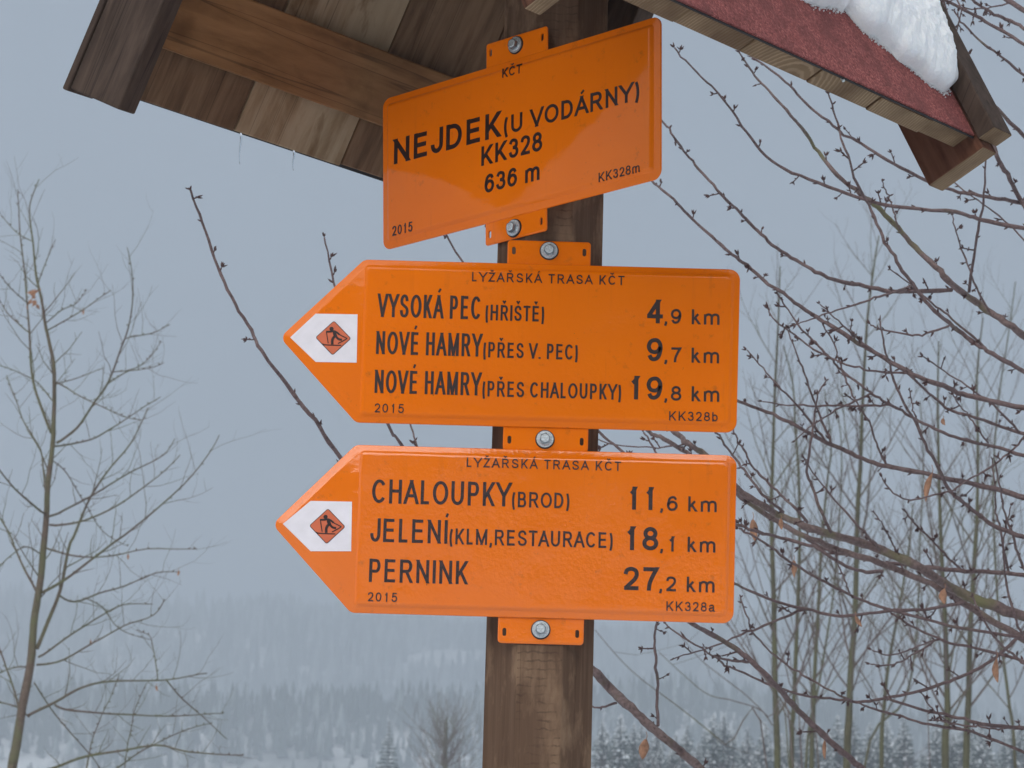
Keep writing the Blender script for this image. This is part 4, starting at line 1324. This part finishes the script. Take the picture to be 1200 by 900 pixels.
LT_B = [
 ([(60,507),(43,461),(36,429),(34.7,389),(30,334),(26,294),(23,262),(21,222)],4,1.2,.3),
 ([(66.5,519),(89.6,501),(110,472.5),(127,449),(141.6,409),(150,386),(155,354),(154,320),(149,290)],3.6,1.1,-.4),
 ([(43,760),(58,727),(71,689),(81,640),(86.7,628),(107,582),(130,547.6),(153,519),(173,478)],5.5,1.2,.3),
 ([(48,695),(84,675),(127,640),(156,620),(214,568),(246,530),(257,510)],4,1.1,-.5),
 ([(58,605),(107,582),(153,553),(191,533),(205,514)],3.2,1.1,.5),
 ([(58,615),(98,610),(139,591),(185,559),(211,533)],3.2,1.1,-.2),
 ([(45,770),(78,748),(116,724),(144.5,709),(179,708)],3,1.1,.3),
 ([(43,779),(75,773),(110,753),(144.5,734),(179,721),(192,702)],3,1.1,-.5),
 ([(32,839),(66,822),(95,806),(130,799),(191,797.5),(243,789)],4,1.2,.1),
 ([(64,825),(84,832),(144.5,836.5),(185,839),(262,836)],3,1.2,.1),
 ([(20,915),(66,899),(101,887),(144.5,880),(185,874),(220,881),(285,885)],4.4,1.4,-.6),
 ([(70,698),(87,705),(116,696),(144.5,688),(182,672),(211,670)],2.8,1.1,.4),
 ([(50,640),(87,651.5),(116,653),(173,644),(231,643)],2.6,1,-.3),
 ([(194,796),(214,819),(243,845),(266,866)],2.2,1,.2),
 ([(42,692),(29,666),(17,640),(11.5,625),(-6,596)],3.4,2,.3),
 ([(55,579),(50.6,547.6),(46,524.5),(29,495.6),(20,472.5),(8,440)],2.8,1.2,.6),
 ([(53.5,602.5),(17,573.6),(-6,545)],3,2,-.4),
 ([(24,836),(11.6,793),(-4,752)],3,2,.5),
 ([(63,523),(104,516),(133,501),(153,487),(188,465)],2.8,1,.5),
 ([(63,446),(101,467),(144.5,488),(166,492)],2,1,-.4),
 ([(54,378),(72,364),(90,354),(102,339)],1.9,.9,.4),
 ([(56,387),(84,370),(108,356),(130,340)],2,.9,-.4),
 ([(45,332),(55,304),(65,281)],1.7,.9,.2),
 ([(35,390),(14,372),(-4,348)],2,1.1,.4),
 ([(33,355),(12,338),(-4,318)],1.8,1,-.4),
 ([(39,283),(20,272),(-2,247)],1.5,.8,.2),
 ([(124,452),(144.5,438),(170.5,423),(189,400)],2,.9,.5),
 ([(132,436),(173,432),(192,425)],1.7,.9,-.3),
 ([(146,397),(179,390),(199,380)],1.7,.9,.4),
 ([(62,450),(90,443),(122,431)],1.7,.9,.1),
 ([(34,840),(18,828),(-4,822)],2.6,1.6,.3),
 ([(40,780),(20,782),(-4,790)],2.2,1.4,.3),
 ([(62,540),(80,556),(100,590),(120,622),(150,640)],1.7,.9,.3),
 ([(50,650),(30,640),(8,656),(-6,672)],2,1.2,-.2),
 ([(100,700),(120,712),(134,732),(150,742),(178,750)],1.6,.9,.2),
 ([(185,797),(180,760),(176,745),(160,738)],1.6,.9,.3),
 ([(40,800),(60,830),(84,860),(110,890),(118,905)],2,1.4,.2),
 ([(100,905),(110,860),(128,820),(140,790)],1.8,1,.6),
 ([(146,900),(152,860),(160,826),(172,800)],1.6,1,.5),
 ([(130,905),(170,878),(210,858),(246,848)],2.2,1.1,.5),
 ([(62,470),(48,452),(30,440),(12,432),(-4,428)],1.8,1,.3),
]
for pts, a, b, dy in LT_B: lt_part('branch', pts, a, b, dy)
# a few withered leaves on it
for k, (px, py) in enumerate(((150, 649), (183, 803), (209, 668), (106, 750), (97, 362))):
    o = leaf(left, px, py, 7 * LY / F_PX, 1.6 * LY / F_PX, LY - .1, random.uniform(-.3, .3), .4, 50 + k)
    o.matrix_parent_inverse = Matrix.Translation(-left.location)
mb = MB()
for k in range(14):
    c = at(39 + random.gauss(0, 4), 352 + random.gauss(0, 8), LY)
    d = Vector((random.gauss(0, 1), random.gauss(0, 1), random.gauss(0, 1))).normalized() * .016
    e = d.cross(Vector((0, 1, 0))).normalized() * .007
    mb.add([c - d, c + e, c + d, c - e], [(0, 1, 2, 3)])
o = mb.build('dried_leaf_bunch', M['leaf'], left); o.matrix_parent_inverse = Matrix.Translation(-left.location)

# ------------------------------------------------------------------ saplings with algae green trunks, right, 18 to 24 m away
def sapling(label, pts, w0, w1, Y, nb, seed, Lb=0.9, spread=.55, start=.12):
    rnd = random.Random(seed)
    b0 = at(*pts[0], Y)
    gz = ground_z(b0.x, Y)
    root = empty('bare_sapling', (b0.x, Y, gz))
    tag(root, label, 'tree', 'bare saplings behind the signpost')
    inv = Matrix.Translation(-root.location)
    P, R = [Vector((b0.x + rnd.uniform(-.1, .1), Y, gz - .2)), Vector((b0.x + rnd.uniform(-.05, .05), Y, (gz + b0.z) / 2))], [pxr(w0, Y) * 1.25, pxr(w0, Y) * 1.12]
    n = len(pts)
    for i, (x, y) in enumerate(pts):
        P.append(at(x, y, Y)); R.append(pxr(w0 + (w1 - w0) * i / (n - 1), Y))
    P, R = smooth_path(P, R, 5)
    mb = MB(); tube(mb, P, R, 8, 0, .04)
    o = mb.build('trunk', M['bark_green'], root, smooth=180); o.matrix_parent_inverse = inv
    vis = [i for i in range(10, len(P))]
    k = rnd.random() * 6
    for j in range(nb):
        t = start + (1 - start) * (j + rnd.random() * .7) / nb
        i = 10 + int(t * (len(P) - 12))
        c = P[i]; k += 2.39
        L = Lb * rnd.uniform(.55, 1.15) * (1.1 - .75 * t)
        d = Vector((cos(k) * spread, sin(k) * spread * .8, 1)).normalized()
        d = (d + Vector((cos(k), sin(k), 0)) * .25).normalized()
        q = [c]; dd = d
        for s in range(6):
            dd = (dd + Vector((rnd.uniform(-.09, .09), rnd.uniform(-.09, .09), .07))).normalized()
            q.append(q[-1] + dd * L / 6)
        r = min(R[i] * .45, .004 + L * .0035)
        rr = [r * (1 - .12 * s) for s in range(7)]
        mb = MB(); tube(mb, q, rr, 5, 0, .05, cap=False)
        side_twigs(mb, q[1:], rr, L * .13, L * .36, rnd, up=.6)
        o = mb.build('branch', M['twig_far'], root, smooth=180); o.matrix_parent_inverse = inv
SP = [
 ('slim green sapling, nearest to the right edges of the arrow signs', [(911,905),(909,830),(907,720),(904,600),(905,556),(908,460),(912,380),(914,312)], 8.5,1.6, 19, 22, 1, 1.0),
 ('thin green sapling, second from the arrow signs, bending left at its top', [(928,905),(930,830),(934,733),(937,640),(936,560),(932,500),(929,450),(918,404)], 6.5,1.4, 20, 16, 2, .9),
 ('thin green sapling, third from the arrow signs', [(951,905),(953,840),(955,783),(960,693),(963,633),(970,560),(974,520),(966,456)], 6.5,1.4, 21, 18, 3, 1.0),
 ('stout pale green sapling, fourth from the arrow signs, its tip the highest', [(992,905),(995,840),(997,787),(1002,717),(1005,600),(1008,550),(1011,470),(1016,380),(1024,313),(1030,276)], 10,1.4, 19, 26, 4, 1.1),
 ('short forked sapling between the stout pale one and the twin trunks', [(1033,905),(1036,830),(1041,780),(1052,720),(1064,650),(1070,590)], 6,1.6, 22, 14, 5, 1.1),
 ('left of the twin green trunks near the right border', [(1108,905),(1110,850),(1110,810),(1107,717),(1103,640),(1100,546),(1099,460),(1100,400)], 10,1.5, 18, 24, 6, 1.1),
 ('right of the twin green trunks near the right border', [(1132,905),(1135,820),(1137,740),(1143,640),(1145,600),(1146,520),(1145,440),(1152,372)], 9,1.5, 19, 24, 7, 1.1),
 ('thin grey brown sapling closest to the right border', [(1190,905),(1182,820),(1172,740),(1166,650),(1164,560),(1170,470),(1182,390),(1190,330)], 4.5,1.2, 22, 22, 8, 1.0),
 ('faint thin sapling behind the stout pale one, its trunk hidden low down', [(1012,905),(1060,820),(1074,740),(1078,640),(1082,540),(1078,470)], 3.5,1.2, 24, 16, 9, 1.1),
 ('faint thin sapling between the second and third trunks from the signs', [(944,905),(960,800),(976,700),(984,600),(986,520),(978,470)], 3.5,1.1, 24, 16, 10, 1.2),
]
for lab, pts, a, b, Y, nb, sd_, Lb in SP: sapling(lab, pts, a, b, Y, nb, sd_, Lb)

# arching bramble-like shoots low down between post and saplings
def arch(pts, w, Y, lab):
    P = [at(x, y, Y) for x, y in pts]
    g = ground_z(P[-1].x, Y)
    P.append(Vector((P[-1].x + .15, Y, g)))
    P, R = smooth_path(P, [pxr(w * .7 * (.4 + .6 * i / len(pts)), Y) for i in range(len(P))], 5)
    mb = MB(); tube(mb, P, R, 5, 0, .05)
    side_twigs(mb, P[2:len(P) * 2 // 3], R, .35, .5, random.Random(int(pts[0][0])), up=.2)
    o = mb.build('arching_shoot', M['twig_far'], smooth=180)
    tag(o, lab, 'shrub', 'arching shoots behind the signpost')
arch([(697,738),(740,786),(800,832),(850,872),(900,910)], 3.2, 14, 'longest blurred arching shoot, starting beside the post below the lower bracket')
arch([(772,764),(800,790),(830,814),(862,822),(900,840),(930,905)], 3, 15, 'blurred arching shoot bowing over under the lower right corner of the lower sign')
arch([(795,742),(820,772),(850,796),(880,820),(905,850),(925,905)], 3, 16, 'steep blurred shoot dropping from the corner of the lower sign')
arch([(866,560),(880,640),(905,730),(925,800),(940,905)], 3, 17, 'upright curved shoot leaning towards the right edge of the lower sign')
arch([(866,700),(880,760),(905,810),(935,860),(960,905)], 3, 17, 'low curved shoot rising to the bottom right corner of the lower sign')
arch([(980,740),(1010,700),(1060,640),(1080,700),(1090,905)], 2.4, 18, 'bowed shoot crossing between the stout pale sapling and the twin trunks')

# ------------------------------------------------------------------ spruces laden with snow
def spruce_meshes(seed, H=6.0, snowy=0.6, wide=1.0):
    rnd = random.Random(seed)
    tr, fo, sn = MB(), MB(), MB()
    tube(tr, [Vector((0, 0, -.3)), Vector((0, 0, H * .5)), Vector((0, 0, H * .98))], [.09, .05, .01], 6)
    z = H * .06
    while z < H * .985:
        t = z / H
        Rr = (0.20 * H * (1 - t) ** .85 + .03) * wide
        nb = 9 if t < .8 else 6
        a0 = rnd.random() * 6
        for k in range(nb):
            a = a0 + 2 * pi * k / nb + rnd.uniform(-.25, .25)
            L = Rr * rnd.uniform(.7, 1.15)
            dr = Vector((cos(a), sin(a), 0)); pe = Vector((-sin(a), cos(a), 0))
            up = .35 * t - .1
            c0 = Vector((0, 0, z))
            e = c0 + dr * L + Vector((0, 0, up * L - L * .12))
            # drooping spray of small tapered blades
            m = 5
            for j in range(m):
                s = (j + .6) / m
                c = c0.lerp(e, s)
                wd = L * .30 * (1.15 - s)
                for sg in (-1, 1):
                    tip = c + dr * L * .16 + pe * sg * wd + Vector((0, 0, -L * .14 * rnd.uniform(.5, 1.6)))
                    b1 = c - dr * L * .07 + Vector((0, 0, .02)); b2 = c + dr * L * .12
                    fo.add([b1, tip, b2, c + Vector((0, 0, -L * .13))], [(0, 1, 2), (0, 3, 1), (3, 2, 1)], 0 if rnd.random() < .7 else 1)
            if rnd.random() < snowy:
                for q in range(rnd.randint(1, 3)):
                    s = rnd.uniform(.45, .95)
                    c = c0.lerp(e, s) + Vector((0, 0, .02 + rnd.uniform(-.06, .07)))
                    kk = min(1.0, .35 + L * .9); rx = kk * rnd.uniform(.05, .13); ry = kk * rnd.uniform(.045, .11); rz = kk * rnd.uniform(.035, .08)
                    v = [c + dr * rx, c + pe * ry, c - dr * rx, c - pe * ry, c + Vector((0, 0, rz)), c - Vector((0, 0, rz * .6)),]
                    sn.add(v, [(0, 1, 4), (1, 2, 4), (2, 3, 4), (3, 0, 4), (1, 0, 5), (2, 1, 5), (3, 2, 5), (0, 3, 5)])
        z += H * .038 * rnd.uniform(.8, 1.2) * (1.15 - .5 * t)
    return tr, fo, sn
protos = []
def make_spruce(seed, H, snowy, wide, frosted=False):
    tr, fo, sn = spruce_meshes(seed, H, snowy, wide)
    root = empty('spruce_tree')
    tr.build('trunk', M['trunk'], root)
    fo.build('foliage', [M['needles'], M['needles_snowy']], root)
    if sn.v: sn.build('snow_load', M['treesnow'], root)['kind'] = 'stuff'
    return root
def copy_tree(o):
    c = o.copy(); COL.objects.link(c)
    for ch in list(o.children):
        d = ch.copy(); COL.objects.link(d); d.parent = c
    return c
PR = [make_spruce(100 + i, 4.4, .60, 1.15) for i in range(4)]
PR2 = [make_spruce(200 + i, 7.0, .45, .85) for i in range(2)]
used = set()
def put_spruce(kind, x, y, s, rz, lab, grp, dz=0.0):
    src = kind
    if id(src) in used: o = copy_tree(src)
    else: used.add(id(src)); o = src
    o.location = (x, y, ground_z(x, y) - .1 + dz)
    o.scale = (s, s, s); o.rotation_euler = (0, 0, rz)
    tag(o, lab, 'tree', grp)
    return o
rs = random.Random(5)
# the young plantation low at the right: rows on the slope 130 to 160 m away
def x_at(px, Y): return at(px, 880, Y).x
rows = [(126, 17), (133, 17), (141, 18), (149, 18)]
PLACES = [(694, 'hard against the right side of the post'), (712, 'just right of the post'), (738, 'behind the thick drooping branch near the post'),
          (760, 'left of the lowest hanging brown leaf'), (782, 'right of the lowest hanging brown leaf'), (806, 'below the last digits of the lower sign'),
          (832, 'below the letters km of the lower sign'), (856, 'under the right corner of the lower sign'), (882, 'just left of the first green trunk'),
          (908, 'right beside the first green trunk'), (930, 'right of the second green trunk'), (953, 'right of the third green trunk'),
          (976, 'left of the stout pale trunk'), (996, 'right beside the stout pale trunk'), (1020, 'by the short forked sapling'),
          (1046, 'right of the short forked sapling'), (1070, 'some way left of the twin trunks'), (1090, 'touching the left twin trunk'),
          (1109, 'between the twin trunks'), (1134, 'right beside the twin trunks'), (1158, 'midway between twin trunks and right border'), (1180, 'close to the right border'), (1197, 'cut by the right border')]
LPL = [(0, 'in the bottom left corner'), (110, 'below the left tree outermost low twigs'), (232, 'first of the left row of spruce tips'), (255, 'second of the left row of tips'),
       (272, 'third of the left row of tips'), (292, 'middle of the left row of tips'), (310, 'fifth of the left row of tips'), (330, 'last of the left row of tips'),
       (360, 'at the left end of the purple brush'), (400, 'inside the purple brush, left part'), (444, 'with a broad snowy top amid the purple brush'),
       (452, 'overlapping a taller spruce amid the brush'), (475, 'left of the small round bare tree'), (496, 'under the left crown of the small bare tree'), (530, 'between small bare tree and post')]
def place(px, tab):
    r_ = tab[0][1]
    for a, t in tab:
        if px >= a: r_ = t
    return r_
TREES = []          # (object, px, what, place)
def label_trees():
    groups = {}
    for o, px, what, pl in TREES: groups.setdefault((what, pl), []).append((px, o))
    for (what, pl), L in groups.items():
        L.sort(key=lambda q: q[0])
        names = {1: ['']}.get(len(L)) or (['left one, ', 'right one, '] if len(L) == 2 else ['left one, ', 'middle one, ', 'right one, '] + ['far right one, '] * 9)
        for nm, (px, o) in zip(names, L): o['label'] = what + ', ' + nm + pl
k = 0
for ri, (Y, step) in enumerate(rows):
    px = 694 + rs.uniform(0, 20)
    while px < 1215:
        s = rs.uniform(.55, .9) * (1 if ri < 3 else 1.0)
        o = put_spruce(PR[k % 4], x_at(px, Y), Y + rs.uniform(-2, 2), s, rs.random() * 6,
                   'small snow laden spruce in the dense plantation low at the right', 'snow laden young spruces on the slope')
        TREES.append((o, px, ('front row snowy spruce', 'second row snowy spruce', 'third row snowy spruce', 'back row snowy spruce')[ri], place(px, PLACES)))
        k += 1
        px += step * rs.uniform(.7, 1.2)
# taller dark spires rising over the plantation
for px, Y, s in ((727, 158, .95), (753, 162, 1.02), (722, 170, .9), (880, 160, .86), (895, 164, .9), (850, 166, .84), (1012, 160, .8), (1095, 162, .86), (1160, 160, .9), (1185, 165, .95), (940, 168, .85), (792, 166, .85), (1060, 166, .9)):
    o = put_spruce(PR2[k % 2], x_at(px, Y), Y, s * .52, rs.random() * 6, 'dark narrow spruce standing a little above the snowy plantation at the right', 'dark spires above the plantation')
    TREES.append((o, px, 'dark narrow spruce spire', place(px, PLACES)))
    k += 1
# small spruces along the bottom edge, left of the post
for px, Y, s in ((262, 150, .75), (280, 154, .8), (300, 150, .7), (318, 156, .72), (338, 152, .66), (372, 155, .72), (412, 160, .6), (455, 150, .95), (448, 158, .7), (492, 152, .8), (500, 160, .78), (240, 155, .6), (545, 158, .7), (20, 150, .5), (128, 152, .5)):
    o = put_spruce(PR2[k % 2] if k % 3 else PR[k % 4], x_at(px, Y), Y, s * (.62 if px < 400 else .80), rs.random() * 6, 'small dark spruce at the bottom edge of the view, left of the post', 'small spruces left of the post')
    TREES.append((o, px, 'small far spruce', place(px, LPL)))
    k += 1

label_trees()

# brush, far bare tree
def thicket(name, label, px0, px1, Y, n, H, matn, seed):
    rnd = random.Random(seed); mb = MB()
    for i in range(n):
        px = rnd.uniform(px0, px1); y = Y + rnd.uniform(-3, 3)
        x = x_at(px, y); z = ground_z(x, y)
        d = Vector((rnd.gauss(0, .28), rnd.gauss(0, .2), 1)).normalized()
        L = H * rnd.uniform(.55, 1.1); q = [Vector((x, y, z))]
        for s in range(4):
            d = (d + Vector((rnd.gauss(0, .14), rnd.gauss(0, .1), .04))).normalized(); q.append(q[-1] + d * L / 4)
        tube(mb, q, [.018, .015, .012, .008, .004], 3, 0, cap=False)
        side_twigs(mb, q[1:], [.012] * 5, L * .14, L * .4, rnd, up=.6, sub=False)
    o = mb.build(name, M[matn]); tag(o, label, 'brush', None, 'stuff')
thicket('brush', 'purple brown leafless brush filling the bottom edge left of the post', 372, 566, 138, 260, 1.1, 'brush', 3)
thicket('brush', 'grey brown leafless brush among the snowy spruces at the right', 696, 1210, 126, 200, 2.2, 'brush', 4)

def bare_tree(label, base_px, Y, H, seed, lean=0):
    rnd = random.Random(seed)
    x = at(base_px, 880, Y).x; z = ground_z(x, Y)
    root = empty('bare_tree', (x, Y, z)); tag(root, label, 'tree')
    mb = MB()
    q = [Vector((0, 0, -.3)), Vector((.05, 0, H * .25)), Vector((-.03, 0, H * .45)), Vector((lean, 0, H * .78)), Vector((lean * 1.2, 0, H * .9))]
    P, R = smooth_path(q, [.16, .12, .09, .05, .015], 4)
    tube(mb, P, R, 7, 0, .05)
    mb.build('trunk', M['bark_green'], root, smooth=180)
    k = 0
    for j in range(40):
        t = .70 + .16 * j / 40
        i = int(t * (len(P) - 1)); c = P[i]; k += 2.4
        L = 1.2 * rnd.uniform(.8, 1.2)
        d = Vector((cos(k), sin(k), .55 + 1.2 * rnd.random())).normalized(); qq = [c]
        for s in range(5):
            d = (d + Vector((rnd.gauss(0, .12), rnd.gauss(0, .12), .14))).normalized(); qq.append(qq[-1] + d * L / 5)
        r = .014; rr = [r, r * .8, r * .6, r * .45, r * .3, r * .2]
        mb = MB(); tube(mb, qq, rr, 5, 0, cap=False)
        side_twigs(mb, qq[1:], rr, L * .10, L * .42, rnd, up=.5)
        mb.build('branch', M['twig_far'], root, smooth=180)
bare_tree('small bare broadleaf tree with a rounded crown just left of the post, low down', 522, 70, 8.8, 12)

# ------------------------------------------------------------------ forest on the far slopes, and an unseen one added behind the camera
def cone_forest(name, label, spots, seed, mats, frac):
    rnd = random.Random(seed); mb = MB()
    for x, y, h in spots:
        z = ground_z(x, y); r = h * rnd.uniform(.13, .2); a0 = rnd.random()
        mi = 0 if rnd.random() > frac else 1
        for lv in range(3):
            zb = z + h * (.08 + .27 * lv); zt = z + h * (.5 + .25 * lv); rr = r * (1 - .27 * lv)
            vs = [(x + rr * rnd.uniform(.8, 1.2) * cos(a0 + 2 * pi * k / 6), y + rr * sin(a0 + 2 * pi * k / 6), zb + rnd.uniform(-.03, .03) * h) for k in range(6)] + [(x, y, zt)]
            mb.add(vs, [(k, (k + 1) % 6, 6) for k in range(6)], mi)
    o = mb.build(name, mats); tag(o, label, 'forest', None, 'stuff')
rf_ = random.Random(9)
spots = []
for i in range(11000):
    y = rf_.uniform(372, 590); x = rf_.uniform(-.19, .19) * y
    if noise.noise(Vector((x * .03, y * .035, 4))) > (.55 if y > 510 else .40): continue
    spots.append((x, y, 2.5 + 4 * rf_.random() ** 2.2))
cone_forest('far_forest', 'dark hazy forest with snowy clearings on the middle slope', spots, 1, [M['needles'], M['needles_snowy']], .15)
spots = []
for i in range(15000):
    y = rf_.uniform(770, 1230); x = rf_.uniform(-.19, .19) * y
    if noise.noise(Vector((x * .012, y * .012, 8))) > .30: continue
    spots.append((x, y, 5 + 6 * rf_.random() ** 1.6))
cone_forest('far_forest', 'frosted forest fading into fog on the far mountainside', spots, 2, [M['needles'], M['needles_snowy']], .35)
spots = []  # unseen forest, added so that the signs reflect something dark
for i in range(1500):
    y = rf_.uniform(-125, -63); x = rf_.uniform(-90, 90)
    spots.append((x, y, rf_.uniform(14, 22)))
cone_forest('reflection_forest', 'unseen dark spruce forest added behind the viewpoint for the signs to reflect', spots, 3, [M['needles'], M['needles_snowy']], .1)

# ------------------------------------------------------------------ winter haze
mb = MB()
box(mb, (-900, -420, -4), (1800, 0, 0), (0, 1800, 0), (0, 0, 246))
m = bpy.data.materials.new('winter haze')
m.use_nodes = True
nt = m.node_tree
nt.nodes.remove(nt.nodes['Principled BSDF'])
pv = nt.nodes.new('ShaderNodeVolumePrincipled')
pv.inputs['Color'].default_value = (0.82, 0.87, 0.93, 1)
pv.inputs['Density'].default_value = 0.0019
pv.inputs['Anisotropy'].default_value = 0.6
nt.links.new(pv.outputs['Volume'], nt.nodes['Material Output'].inputs['Volume'])
o = mb.build('haze', m)
tag(o, 'pale blue winter haze filling the valley', 'haze', None, 'stuff')
